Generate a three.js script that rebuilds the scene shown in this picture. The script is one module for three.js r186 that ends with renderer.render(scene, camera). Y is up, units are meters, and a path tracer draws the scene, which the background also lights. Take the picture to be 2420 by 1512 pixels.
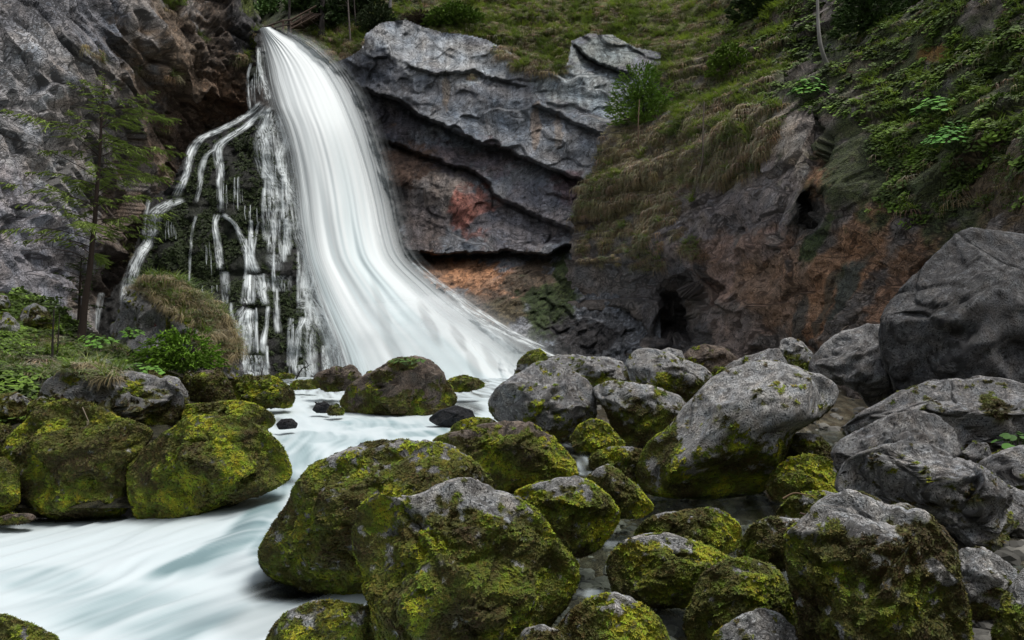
import * as THREE from 'three';
import { createNoise3D } from 'simplex-noise';

// ------------------------------------------------------------------ camera, sky, sun, exposure
const scene = new THREE.Scene();
const EYE = new THREE.Vector3(0, 2.3, 0), F = 1606, CX = 1210, CY = 756, PITCH = Math.atan(57 / F);   // picture units: 2420 x 1512
const camera = new THREE.PerspectiveCamera(2 * Math.atan(CY / F) * 180 / Math.PI, 1.6, 0.1, 900);
camera.position.copy(EYE); camera.rotation.x = PITCH; scene.add(camera);
const renderer = new THREE.WebGLRenderer({ antialias: true });
renderer.toneMapping = THREE.LinearToneMapping; renderer.toneMappingExposure = 2.15;
renderer.shadowMap.enabled = true;
{ // overcast sky: brightest overhead, a third of that at the horizon
  const w = 64, h = 64, data = new Float32Array(w * h * 4);
  for (let j = 0; j < h; j++) {
    const el = ((j + 0.5) / h - 0.5) * Math.PI, s = Math.max(0, Math.sin(el)), l = 0.4 * (1 + 2 * s) / 3;
    for (let i = 0; i < w; i++) data.set([l * 0.95, l * 0.99, l * 1.06, 1], (j * w + i) * 4);
  }
  const t = new THREE.DataTexture(data, w, h, THREE.RGBAFormat, THREE.FloatType);
  t.mapping = THREE.EquirectangularReflectionMapping; t.magFilter = t.minFilter = THREE.LinearFilter; t.needsUpdate = true;
  scene.background = t; scene.environment = t;
}
const sun = new THREE.DirectionalLight(new THREE.Color(1, 0.96, 0.9), 1.5);
sun.position.set(24, 62, -6); sun.target.position.set(0, 2, -15); sun.castShadow = true; sun.shadow.radius = 44;
Object.assign(sun.shadow.camera, { left: -45, right: 45, top: 45, bottom: -45, near: 1, far: 160 });
sun.shadow.mapSize.set(2048, 2048);
scene.add(sun, sun.target);

// ------------------------------------------------------------------ helpers
function rngOf(seed) { let a = seed >>> 0; return () => { a = (a + 0x6d2b79f5) | 0; let t = Math.imul(a ^ (a >>> 15), 1 | a); t = (t + Math.imul(t ^ (t >>> 7), 61 | t)) ^ t; return ((t ^ (t >>> 14)) >>> 0) / 4294967296; }; }
const n3 = createNoise3D(rngOf(11)), { clamp, lerp } = THREE.MathUtils;
const sst = (a, b, x) => { const t = clamp((x - a) / (b - a), 0, 1); return t * t * (3 - 2 * t); };
function fbm(x, y, z, o = 4) { let s = 0, a = 0.5; for (let i = 0; i < o; i++) { s += a * n3(x, y, z); x = x * 2.03 + 7.1; y = y * 2.03 + 3.3; z = z * 2.03 + 5.7; a *= 0.5; } return s; }
function ridge(x, y, z, o = 4) { let s = 0, a = 0.5; for (let i = 0; i < o; i++) { s += a * (1 - 2 * Math.abs(n3(x, y, z))); x = x * 2.07 + 3.1; y = y * 2.07 + 9.3; z = z * 2.07 + 1.7; a *= 0.5; } return s; }
const hash = (a, b, c, k) => { let h = (Math.imul(a, 374761393) + Math.imul(b, 668265263) + Math.imul(c, 2147483647 ^ 0x5bd1e995) + Math.imul(k, 1274126177)) | 0; h = Math.imul(h ^ (h >>> 13), 1274126177); h ^= h >>> 16; return (h >>> 0) / 4294967296; };
function facet(x, y, z, seed = 0) { // broken rock: every cell is a tilted flat face with its own height; about -1 to 1
  const gx = Math.floor(x), gy = Math.floor(y), gz = Math.floor(z); let S = 0, W = 0;
  for (let i = -1; i <= 1; i++) for (let j = -1; j <= 1; j++) for (let k = -1; k <= 1; k++) { const a = gx + i, b = gy + j, c = gz + k, ex = x - a - hash(a, b, c, seed), ey = y - b - hash(a, b, c, seed + 1), ez = z - c - hash(a, b, c, seed + 2), d = ex * ex + ey * ey + ez * ez; const w = Math.exp(-d * 55) + 1e-24; W += w; S += w * (0.75 * (hash(a, b, c, seed + 3) - 0.5) + 1.5 * (ex * (hash(a, b, c, seed + 4) - 0.5) + ey * (hash(a, b, c, seed + 5) - 0.5) + ez * (hash(a, b, c, seed + 6) - 0.5))); }
  return W ? S / W : 0;
}
function facet2(x, y, seed = 0) { // the same over two coordinates, for cliff faces
  const gx = Math.floor(x), gy = Math.floor(y); let S = 0, W = 0;
  for (let i = -1; i <= 1; i++) for (let j = -1; j <= 1; j++) { const a = gx + i, b = gy + j, ex = x - a - hash(a, b, 7, seed), ey = y - b - hash(a, b, 7, seed + 1), w = Math.exp(-(ex * ex + ey * ey) * 55) + 1e-22; W += w; S += w * (0.6 * (hash(a, b, 7, seed + 3) - 0.5) + 1.7 * (ex * (hash(a, b, 7, seed + 4) - 0.5) + ey * (hash(a, b, 7, seed + 5) - 0.5))); }
  return S / W;
}
const V = (x, y, z) => new THREE.Vector3(x, y, z);
const cp = Math.cos(PITCH), sp = Math.sin(PITCH);
function at(x, y, d, out = new THREE.Vector3()) {       // the point d metres ahead that is seen at picture point x, y
  const a = (x - CX) / F, b = -(y - CY) / F, ry = b * cp + sp, k = d / (cp - b * sp);
  return out.set(a * k, EYE.y + ry * k, -d);
}
function onLevel(x, y, h) { const a = (x - CX) / F, b = -(y - CY) / F, ry = b * cp + sp, rz = cp - b * sp, t = (h - EYE.y) / ry; return V(a * t, h, -rz * t); }
function seenAt(p) { const dx = p.x, dy = p.y - EYE.y, dz = p.z, y = dy * cp + dz * sp, z = -dy * sp + dz * cp; return [CX + F * dx / -z, CY - F * y / -z]; }
function rbf(points) {     // thin plate spline through [x, y, value]
  const n = points.length, S = 500, m = n + 3, A = [], phi = (r2) => (r2 < 1e-9 ? 0 : r2 * Math.log(r2) * 0.5);
  for (let i = 0; i < m; i++) A.push(new Float64Array(m + 1));
  const X = points.map((p) => p[0] / S), Y = points.map((p) => p[1] / S);
  for (let i = 0; i < n; i++) {
    for (let j = 0; j < n; j++) A[i][j] = phi((X[i] - X[j]) ** 2 + (Y[i] - Y[j]) ** 2);
    A[i][i] += 0.01;
    A[i][n] = A[n][i] = 1; A[i][n + 1] = A[n + 1][i] = X[i]; A[i][n + 2] = A[n + 2][i] = Y[i]; A[i][m] = points[i][2];
  }
  for (let c = 0; c < m; c++) {
    let p = c; for (let r = c + 1; r < m; r++) if (Math.abs(A[r][c]) > Math.abs(A[p][c])) p = r;
    [A[c], A[p]] = [A[p], A[c]];
    for (let r = 0; r < m; r++) if (r !== c) { const k = A[r][c] / A[c][c]; if (k) for (let q = c; q <= m; q++) A[r][q] -= k * A[c][q]; }
  }
  const w = A.map((r, i) => r[m] / r[i]);
  return (x, y) => { x /= S; y /= S; let s = w[n] + w[n + 1] * x + w[n + 2] * y; for (let i = 0; i < n; i++) s += w[i] * phi((x - X[i]) ** 2 + (y - Y[i]) ** 2); return s; };
}
const polyY = (pts) => (x) => { // piecewise linear y(x)
  if (x <= pts[0][0]) return pts[0][1]; for (let i = 1; i < pts.length; i++) if (x <= pts[i][0]) { const [a, b] = [pts[i - 1], pts[i]]; return lerp(a[1], b[1], (x - a[0]) / (b[0] - a[0])); } return pts[pts.length - 1][1];
};
function inside(poly, x, y) { let c = false; for (let i = 0, j = poly.length - 1; i < poly.length; j = i++) { const [a, b] = poly[i], [p, q] = poly[j]; if ((b > y) !== (q > y) && x < (p - a) * (y - b) / (q - b) + a) c = !c; } return c; }
const pairs = (flat) => { const o = []; for (let i = 0; i < flat.length; i += 2) o.push([flat[i], flat[i + 1]]); return o; };
const taken = new Map();
function numbered(name) { const k = taken.get(name) ?? 0; taken.set(name, k + 1); return k ? name + '_' + String(k).padStart(3, '0') : name; }
function tag(o, label, category, group) { o.name = numbered(o.name); o.userData = { label, category }; if (group) o.userData.group = group; scene.add(o); return o; }
function struct(o) { o.userData.kind = 'structure'; scene.add(o); return o; }
function lit(m) { m.castShadow = m.receiveShadow = true; return m; }
function meshOf(name, geo, mat) { const m = lit(new THREE.Mesh(geo, mat)); m.name = name; return m; }
class Buf { // collects triangles with vertex colours
  constructor() { this.p = []; this.c = []; this.i = []; this.n = 0; }
  v(x, y, z, c) { this.p.push(x, y, z); this.c.push(c[0], c[1], c[2]); return this.n++; }
  tri(a, b, c) { this.i.push(a, b, c); }
  geo() { const g = new THREE.BufferGeometry(); g.setAttribute('position', new THREE.Float32BufferAttribute(this.p, 3)); g.setAttribute('color', new THREE.Float32BufferAttribute(this.c, 3)); g.setIndex(this.i); g.computeVertexNormals(); return g; }
  tube(pts, r0, r1, sides, col, flare = 0) {
    let prev = null; const up = V(0.123, 0.3, 0.95);
    pts.forEach((p, k) => {
      const t = (k < pts.length - 1 ? V().subVectors(pts[k + 1], p) : V().subVectors(p, pts[k - 1])).normalize();
      const a = V().crossVectors(t, up).normalize(), b = V().crossVectors(t, a), q = k / (pts.length - 1), r = lerp(r0, r1, q) + flare * Math.exp(-q * 12), ring = [];
      for (let s = 0; s < sides; s++) { const th = s / sides * 2 * Math.PI, w = r * (1 + 0.12 * n3(p.x * 9 + s, p.y * 5, p.z)), x = Math.cos(th) * w, y = Math.sin(th) * w, c = typeof col === 'function' ? col(p, th) : col; ring.push(this.v(p.x + a.x * x + b.x * y, p.y + a.y * x + b.y * y, p.z + a.z * x + b.z * y, c)); }
      if (prev) for (let s = 0; s < sides; s++) { const e = (s + 1) % sides; this.tri(prev[s], ring[s], prev[e]); this.tri(prev[e], ring[s], ring[e]); }
      prev = ring;
    });
    const e = this.v(...pts[pts.length - 1].toArray(), typeof col === 'function' ? col(pts[pts.length - 1], 0) : col);
    for (let s = 0; s < sides; s++) this.tri(prev[s], e, prev[(s + 1) % sides]);
  }
}
function curve(pts, n) { return new THREE.CatmullRomCurve3(pts, false, 'centripetal').getPoints(n); }

// ------------------------------------------------------------------ textures and materials
function perlinTile(seed) { // periodic gradient noise
  const r = rngOf(seed), P = 256, gx = new Float32Array(P * P), gy = new Float32Array(P * P);
  for (let i = 0; i < P * P; i++) { const a = r() * 6.2832; gx[i] = Math.cos(a); gy[i] = Math.sin(a); }
  return (x, y, per) => {
    const xi = Math.floor(x), yi = Math.floor(y), u = x - xi, v = y - yi, f = u * u * u * (u * (u * 6 - 15) + 10), g = v * v * v * (v * (v * 6 - 15) + 10);
    const d = (i, j) => { const k = ((((yi + j) % per) + per) % per) * P + ((((xi + i) % per) + per) % per); return gx[k] * (u - i) + gy[k] * (v - j); };
    return 1.5 * lerp(lerp(d(0, 0), d(1, 0), f), lerp(d(0, 1), d(1, 1), f), g);
  };
}
function rockTextures(seed, N, speckle) {
  const p = perlinTile(seed), col = new Uint8Array(N * N * 4), bump = new Uint8Array(N * N * 4);
  for (let j = 0; j < N; j++) for (let i = 0; i < N; i++) {
    const x = i / N, y = j / N, wx = 0.05 * p(x * 5, y * 5, 5), wy = 0.05 * p(x * 5 + 2.5, y * 5 + 1.5, 5);
    const X = x + wx, Y = y + wy;
    let f = 0, rg = 0, a = 0.5, per = 6;
    for (let o = 0; o < 5; o++) { const v = p(X * per, Y * per, per); f += a * v; rg += a * (1 - 2 * Math.abs(p(X * per + 0.5, Y * per + 0.5, per))); a *= 0.55; per *= 2; }
    const fine = p(x * 120, y * 120, 120), fine2 = p(x * 240, y * 240, 240), crack = Math.abs(p(X * 9, Y * 9 + 0.3, 9)), crack2 = Math.abs(p(X * 21, Y * 21, 21));
    let h = speckle ? 0.5 + 0.06 * f + 0.18 * fine + 0.14 * fine2 + 0.18 * p(X * 40, Y * 40, 40) : 0.5 + 0.3 * f + 0.1 * (rg - 0.2) + 0.12 * fine + 0.08 * fine2;
    const k = sst(0.035, 0.0, crack) * 0.32 + sst(0.03, 0.0, crack2) * 0.16; h -= k;
    const speck = sst(0.25, 0.55, p(X * 40, Y * 40, 40) + 0.5 * fine), pit = sst(0.2, 0.5, p(X * 55 + 9, Y * 55, 55));
    const c = speckle ? 0.82 + 0.07 * f + 0.15 * fine + 0.14 * fine2 + 0.34 * speck - 0.36 * pit - k * 0.6 : 0.84 + 0.2 * f + 0.1 * fine + 0.07 * fine2 + 0.16 * speck - 0.2 * pit - k * 0.7;
    const o = (j * N + i) * 4, w = 0.05 * p(X * 7 + 3, Y * 7, 7);
    col[o] = clamp(c * (1 + w), 0.05, 1) * 255; col[o + 1] = clamp(c, 0.05, 1) * 255; col[o + 2] = clamp(c * (1 - w), 0.05, 1) * 255; col[o + 3] = 255;
    bump[o] = bump[o + 1] = bump[o + 2] = clamp(h, 0, 1) * 255; bump[o + 3] = 255;
  }
  const mk = (d, srgb) => { const t = new THREE.DataTexture(d, N, N); t.wrapS = t.wrapT = THREE.RepeatWrapping; t.magFilter = t.minFilter = THREE.LinearFilter; if (srgb) t.colorSpace = THREE.SRGBColorSpace; t.needsUpdate = true; return t; };
  return [mk(col, true), mk(bump, false)];
}
const [rockMap, rockBump] = rockTextures(5, 1024, false), [stoneMap, stoneBump] = rockTextures(6, 1024, true);
const std = (o) => new THREE.MeshStandardMaterial({ vertexColors: true, roughness: 0.95, ...o });
const M = {
  cliff: std({ map: rockMap, bumpMap: rockBump, bumpScale: 0.14, roughness: 0.88 }),
  boulder: std({ map: stoneMap, bumpMap: stoneBump, bumpScale: 0.022, roughness: 0.85 }),
  wetRock: std({ map: rockMap, bumpMap: rockBump, bumpScale: 0.1, roughness: 0.7, }),
  earth: std({ map: rockMap, bumpMap: rockBump, bumpScale: 0.1, roughness: 1 }),
  bark: std({ roughness: 0.95 }),
  grass: new THREE.MeshPhysicalMaterial({ vertexColors: true, side: THREE.DoubleSide, roughness: 0.9, transmission: 0.4, thickness: 0 }),
  plant: std({ side: THREE.DoubleSide, roughness: 0.8 }),
  leaf: new THREE.MeshPhysicalMaterial({ vertexColors: true, side: THREE.DoubleSide, roughness: 0.8 }),
  water: std({ side: THREE.DoubleSide, transparent: true, roughness: 0.55 }),
  clear: new THREE.MeshPhysicalMaterial({ color: new THREE.Color(0.8, 0.86, 0.82), transmission: 1, roughness: 0.12, thickness: 0, ior: 1.33 }),
};
// uv in metres from the side that the surface faces most
function boxUV(geo, metres) {
  const p = geo.attributes.position, n = geo.attributes.normal, uv = new Float32Array(p.count * 2);
  for (let i = 0; i < p.count; i++) {
    const ax = Math.abs(n.getX(i)), ay = Math.abs(n.getY(i)), az = Math.abs(n.getZ(i)), x = p.getX(i), y = p.getY(i), z = p.getZ(i);
    let u, v; if (ay > ax && ay > az * 1.0) { u = x; v = z; } else if (ax > az) { u = z; v = y; } else { u = x; v = y; }
    uv[i * 2] = u / metres; uv[i * 2 + 1] = v / metres;
  }
  geo.setAttribute('uv', new THREE.BufferAttribute(uv, 2)); return geo;
}
// colour zones: soft-edged patches of matter with ragged outlines
function zones(base, list) {
  return (x, y, P) => {
    const c = [base[0], base[1], base[2]], w1 = fbm(P.x * 0.35, P.y * 0.35, P.z * 0.35 + 40, 4), w2 = fbm(P.x * 1.3 + 9, P.y * 1.3, P.z * 1.3, 3);
    for (const [zx, zy, rx, ry, col, k = 1, rot = 0] of list) {
      const cs = Math.cos(rot), sn = Math.sin(rot), dx = x - zx, dy = y - zy, r = Math.hypot((dx * cs + dy * sn) / rx, (-dx * sn + dy * cs) / ry);
      if (r > 2) continue;
      const m = k * sst(0.22, -0.22, r - 1 + w1 * 0.75 + w2 * 0.5);
      for (let q = 0; q < 3; q++) c[q] = lerp(c[q], col[q], m);
    }
    return c;
  };
}
function patch({ name, x0, x1, y0, y1, step, depth, keep, color, mat, uv = 7 }) {
  const nx = Math.ceil((x1 - x0) / step) + 1, ny = Math.ceil((y1 - y0) / step) + 1, pos = new Float32Array(nx * ny * 3), col = new Float32Array(nx * ny * 3), ok = new Uint8Array(nx * ny), P = V();
  for (let j = 0; j < ny; j++) for (let i = 0; i < nx; i++) {
    const k = j * nx + i, x = x0 + i * step, y = y0 + j * step;
    ok[k] = keep ? +keep(x, y) : 1;
    pointOn(depth, x, y, P); P.toArray(pos, k * 3);
    if (ok[k]) { const c = color(x, y, P); col[k * 3] = c[0]; col[k * 3 + 1] = c[1]; col[k * 3 + 2] = c[2]; }
  }
  const idx = [];
  for (let j = 0; j < ny - 1; j++) for (let i = 0; i < nx - 1; i++) { const a = j * nx + i, b = a + 1, c = a + nx, d = c + 1; if (ok[a] && ok[b] && ok[c] && ok[d]) idx.push(a, c, b, b, c, d); }
  const g = new THREE.BufferGeometry(); g.setAttribute('position', new THREE.BufferAttribute(pos, 3)); g.setAttribute('color', new THREE.BufferAttribute(col, 3)); g.setIndex(idx); g.computeVertexNormals(); boxUV(g, uv);
  return meshOf(name, g, mat);
}
const tint = (c, k) => [c[0] * k, c[1] * k, c[2] * k];

// ------------------------------------------------------------------ ground under everything
{
  const g = new THREE.PlaneGeometry(700, 700, 1, 1).rotateX(-Math.PI / 2), m = meshOf('ground', g, new THREE.MeshStandardMaterial({ color: new THREE.Color(0.05, 0.05, 0.03), roughness: 1 }));
  m.position.y = -1.2; struct(m);
}

// a face given by its distance, then broken up along its own normal
function face(base, relief) {
  const A = V(), Bq = V(), f = (x, y) => base(x, y);
  f.surf = (x, y, out = V()) => { at(x, y, base(x, y), out); at(x + 14, y, base(x + 14, y), A).sub(out); at(x, y + 14, base(x, y + 14), Bq).sub(out); const n = V().crossVectors(Bq, A).normalize(); if (n.z < 0) n.negate(); return out.addScaledVector(n, relief(out, x, y)); };
  return f;
}
const pointOn = (f, x, y, out = V()) => f.surf ? f.surf(x, y, out) : at(x, y, f(x, y), out);
const ledge = (t) => { const q = t - Math.floor(t); return q < 0.82 ? q / 0.82 : (1 - q) / 0.18; };
// ------------------------------------------------------------------ cliffs and hillsides
const P_ = V();
const world = (x, y, d) => at(x, y, d, P_);
// --- left cliff
const leftBase = rbf([[-300, 700, 18], [-300, 0, 20], [-300, -300, 24], [0, 700, 22], [0, 350, 23.5], [0, 0, 25], [0, -250, 27], [150, 740, 26], [200, 400, 27.5], [250, 0, 28.5], [250, -250, 31], [250, 740, 31], [350, 600, 33.4], [400, 300, 34], [420, 0, 34], [450, -200, 36], [520, 250, 36.4], [590, 200, 37.5], [600, 60, 37], [600, -120, 40], [660, 0, 39], [300, 820, 32], [420, 420, 35.2], [640, 400, 40], [500, 800, 34], [700, 200, 42], [330, 480, 32.5]]);
const leftDepth = face(leftBase, (p, x, y) => {
  const brown = sst(330, 470, x - (y - 250) * 0.12), h = p.x * 0.85 - p.z * 0.5;
  const u = h * 0.75 + p.y * 0.65, w = -h * 0.65 + p.y * 0.75;          // steep bedding that dips to the right
  const wx = 0.25 * n3(h * 0.6, p.y * 0.6, 1), wy = 0.25 * n3(h * 0.6, p.y * 0.6, 9), mod = 0.5 + 0.5 * n3(h * 0.2, p.y * 0.2, 4);
  let d = 1.1 * fbm(h * 0.14, p.y * 0.14, 3, 2) + 0.8 * facet2(w * 0.2 + wx, u * 0.42 + wy, 3) + 0.3 * facet2(w * 0.55 + wx, u * 1.0 + wy, 9) + (1 - brown) * (0.4 * mod * ledge(u * 0.42 + 0.3 * wx + 0.5 * n3(w * 0.12, u * 0.1, 7)) + 0.14 * ledge(u * 1.5 + wy + 0.4 * n3(w * 0.4, u * 0.3, 5)));
  d += brown * (0.32 * facet2(h * 0.9 + wx, p.y * 1.2 + wy, 17) + 0.16 * facet2(h * 2.0 + wx, p.y * 2.8 + wy, 23) + 0.08 * facet2(h * 4.4, p.y * 6, 29) + 0.09 * ledge(p.y * 0.9 - h * 0.4 + 0.5 * n3(h * 0.7, p.y * 0.5, 3))) + (1 - brown) * (0.1 * facet2(w * 1.6, u * 2.6 + wy, 31) + 0.04 * facet2(w * 4, u * 6, 37));
  return d + 0.05 * fbm(h * 3, p.y * 3, 8, 3);
});
const leftTop = polyY([[-400, -400], [500, -400], [560, -60], [585, 5], [600, 30], [612, 62], [640, 75], [700, 90]]);
const leftEdge = polyY([[-400, 655], [30, 640], [60, 616], [240, 622], [330, 590], [420, 560], [560, 560], [700, 560]]); // x limit per y
const greyL = [0.2, 0.195, 0.2], brownL = [0.115, 0.083, 0.058], darkL = [0.045, 0.045, 0.05];
const leftCol = zones([0.15, 0.138, 0.132], [
  [60, 250, 170, 330, greyL], [90, 560, 190, 150, [0.2, 0.19, 0.205]], [210, 330, 130, 200, [0.155, 0.14, 0.13]], [110, 40, 150, 60, [0.1, 0.1, 0.11]], [230, 60, 60, 90, [0.13, 0.13, 0.145]],
  [470, 180, 170, 210, brownL], [540, 70, 110, 110, [0.07, 0.052, 0.04]], [520, 230, 60, 60, [0.15, 0.095, 0.06]], [400, 330, 90, 90, [0.125, 0.09, 0.065]], [290, 560, 90, 90, [0.11, 0.085, 0.068]], [300, 640, 70, 70, [0.085, 0.068, 0.055]],
  [570, 40, 40, 120, darkL, 0.8], [200, 690, 120, 50, [0.11, 0.09, 0.075]], [150, 450, 60, 60, [0.24, 0.235, 0.235], 0.8], [70, 110, 40, 60, [0.22, 0.22, 0.23], 0.7, 0.7], [60, 660, 120, 60, [0.15, 0.145, 0.16]], [620, -30, 60, 80, [0.05, 0.065, 0.012]], [570, 5, 60, 22, [0.06, 0.08, 0.012], 1, 0.5],
]);
struct(patch({ name: 'left_cliff', x0: -400, x1: 690, y0: -330, y1: 900, step: 3, uv: 6, mat: M.cliff, depth: leftDepth,
  keep: (x, y) => y > leftTop(x) && x < leftEdge(y) + 40, color: (x, y, P) => tint(leftCol(x, y, P), 2.2 + 1.1 * fbm(P.x * 1.6, P.y * 1.6, P.z * 1.6, 4)) }));

// --- grassy hillside above the middle
const hillBase = rbf([[600, 60, 52], [600, -250, 72], [900, 60, 46], [900, -250, 62], [1200, 120, 42], [1200, 0, 46], [1200, -250, 56], [1450, 60, 42], [1450, -250, 54], [800, 150, 43.5], [800, 80, 46], [700, 90, 44], [700, 200, 42], [1350, 150, 40.4], [1700, -250, 50], [1650, 50, 41], [1100, 60, 43.2], [860, 120, 42], [1250, 200, 40]]);
const hillDepth = (x, y) => { const b = hillBase(x, y), p = world(x, y, b); return b - 1.2 * fbm(p.x * 0.25, p.y * 0.3, p.z * 0.2, 4) - 0.3 * fbm(p.x * 1.3, p.y * 1.3, p.z, 3); };
const backTopH = polyY([[700, 145], [790, 148], [830, 130], [858, 110], [862, 80], [900, 52], [960, 45], [1000, 62], [1050, 76], [1100, 80], [1150, 92], [1200, 118], [1240, 146], [1290, 150], [1342, 150], [1350, 95], [1390, 78], [1450, 82], [1500, 110], [1600, 130]]);
const hillCol = zones([0.06, 0.062, 0.022], [[1150, 60, 220, 120, [0.085, 0.095, 0.028]], [1500, 80, 250, 140, [0.08, 0.085, 0.028]], [800, 110, 120, 70, [0.075, 0.068, 0.03]], [950, 40, 70, 40, [0.03, 0.04, 0.012]], [680, 20, 120, 60, [0.03, 0.035, 0.015]], [800, 150, 60, 40, [0.1, 0.09, 0.06]]]);
struct(patch({ name: 'hillside', x0: 540, x1: 1760, y0: -300, y1: 240, step: 4, uv: 5, mat: M.earth, depth: hillDepth, keep: (x, y) => y < (x > 780 ? backTopH(x) + 12 : 185), color: (x, y, P) => tint(hillCol(x, y, P), 2.2 + 1.3 * fbm(P.x * 2, P.y * 2, P.z * 2, 3)) }));

// --- back cliff of tilted slabs
const backBase = rbf([[870, 90, 41], [1000, 60, 42], [1200, 130, 40.5], [1350, 100, 39.5], [1480, 150, 37], [820, 160, 42], [900, 300, 41.5], [1000, 300, 40.5], [1200, 300, 38.5], [1400, 300, 35.5], [1480, 250, 35.5], [900, 450, 41], [1000, 450, 39.5], [1200, 450, 37.5], [1390, 430, 34.8], [930, 590, 39.5], [1100, 600, 37.6], [1300, 600, 34.6], [1350, 560, 34], [1000, 680, 36], [1150, 700, 34.3], [1300, 720, 32.3], [1100, 770, 32.5], [1250, 800, 31], [1380, 840, 30], [700, 200, 45], [700, 600, 41], [1550, 400, 33.5], [1450, 700, 31], [1500, 60, 40]]);
const cracks = [ // line, depth of the undercut, how far below it reaches
  [polyY([[790, 150], [854, 209], [938, 236], [988, 270], [1067, 307], [1123, 334], [1201, 354], [1232, 371], [1276, 391], [1343, 415], [1394, 438], [1460, 460]]), 1.7, 60],
  [polyY([[860, 315], [881, 324], [949, 348], [1005, 371], [1063, 388], [1121, 408], [1158, 436], [1166, 462], [1209, 483], [1256, 506], [1350, 545], [1420, 570]]), 0.95, 50],
  [polyY([[940, 140], [950, 145], [989, 169], [1040, 177], [1097, 172], [1124, 169], [1154, 186], [1205, 196], [1252, 209], [1300, 216]]), 0.3, 9],
  [polyY([[1245, 244], [1255, 250], [1302, 263], [1350, 287], [1404, 309], [1460, 330]]), 0.8, 28],
  [polyY([[1340, 92], [1355, 108], [1410, 152], [1461, 165], [1502, 182], [1530, 190]]), 1.7, 18],
  [polyY([[930, 575], [960, 592], [1030, 602], [1120, 600], [1200, 594], [1290, 606], [1350, 575], [1400, 560]]), 1.9, 40],
];
const crackX = [[770, 1470], [855, 1420], [945, 1262], [1248, 1440], [1346, 1510], [925, 1390]];
const backDepth = (x, y) => {
  let b = backBase(x, y); const p = world(x, y, b), slab = sst(620, 570, y);
  const u = p.x * 0.9 - p.y * 0.44, w = p.x * 0.44 + p.y * 0.9;            // along and across the bedding
  const jit = 3.5 * n3(p.x * 0.7, p.y * 0.7, 2) + 2.5 * n3(p.x * 2.2, p.y * 2.2, 7);
  cracks.forEach(([f, a, l], k) => {
    const [xa, xb] = crackX[k], in_ = sst(xa, xa + 40, x) * sst(xb, xb - 50, x); if (!in_) return;
    const s = y - f(x) + jit; if (s > -3) b += in_ * a * sst(-3, 3, s) * Math.exp(-Math.max(0, s) / l);
    else b -= in_ * 0.35 * Math.exp(s / 22);
  });
  const wx = 0.2 * n3(p.x * 0.6, p.y * 0.6, 3), wy = 0.2 * n3(p.x * 0.6 + 9, p.y * 0.6, 3);
  let d = slab * (0.7 * fbm(u * 0.12, w * 0.25, 4, 2) + 0.55 * facet2(u * 0.17 + wx, w * 0.36 + wy, 41) + 0.2 * facet2(u * 0.5 + wx, w * 0.85 + wy, 47) + 0.07 * facet2(u * 1.5 + wx, w * 2.2, 53) + 0.025 * facet2(u * 4, w * 5.5, 57) + 0.05 * ledge(w * 0.4 + 0.4 * n3(u * 0.2, w * 0.1, 2)) + 0.05 * fbm(p.x * 2.2, p.y * 2.2, p.z, 3));
  d += (1 - slab) * (0.35 * fbm(p.x * 0.7, p.y * 0.7, p.z * 0.7, 5) + 0.12 * fbm(p.x * 3, p.y * 3, p.z * 3, 3) + 0.3 * facet2(p.x * 1.4, p.y * 1.4, 59) * sst(1230, 1300, x));
  return b - d;
};
const backTop = polyY([[700, 145], [790, 148], [830, 130], [858, 110], [862, 80], [900, 52], [960, 45], [1000, 62], [1050, 76], [1100, 80], [1150, 92], [1200, 118], [1240, 146], [1290, 150], [1342, 150], [1350, 95], [1390, 78], [1450, 82], [1500, 110], [1600, 130]]);
const blu = [0.165, 0.178, 0.2], lightB = [0.29, 0.3, 0.31];
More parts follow.
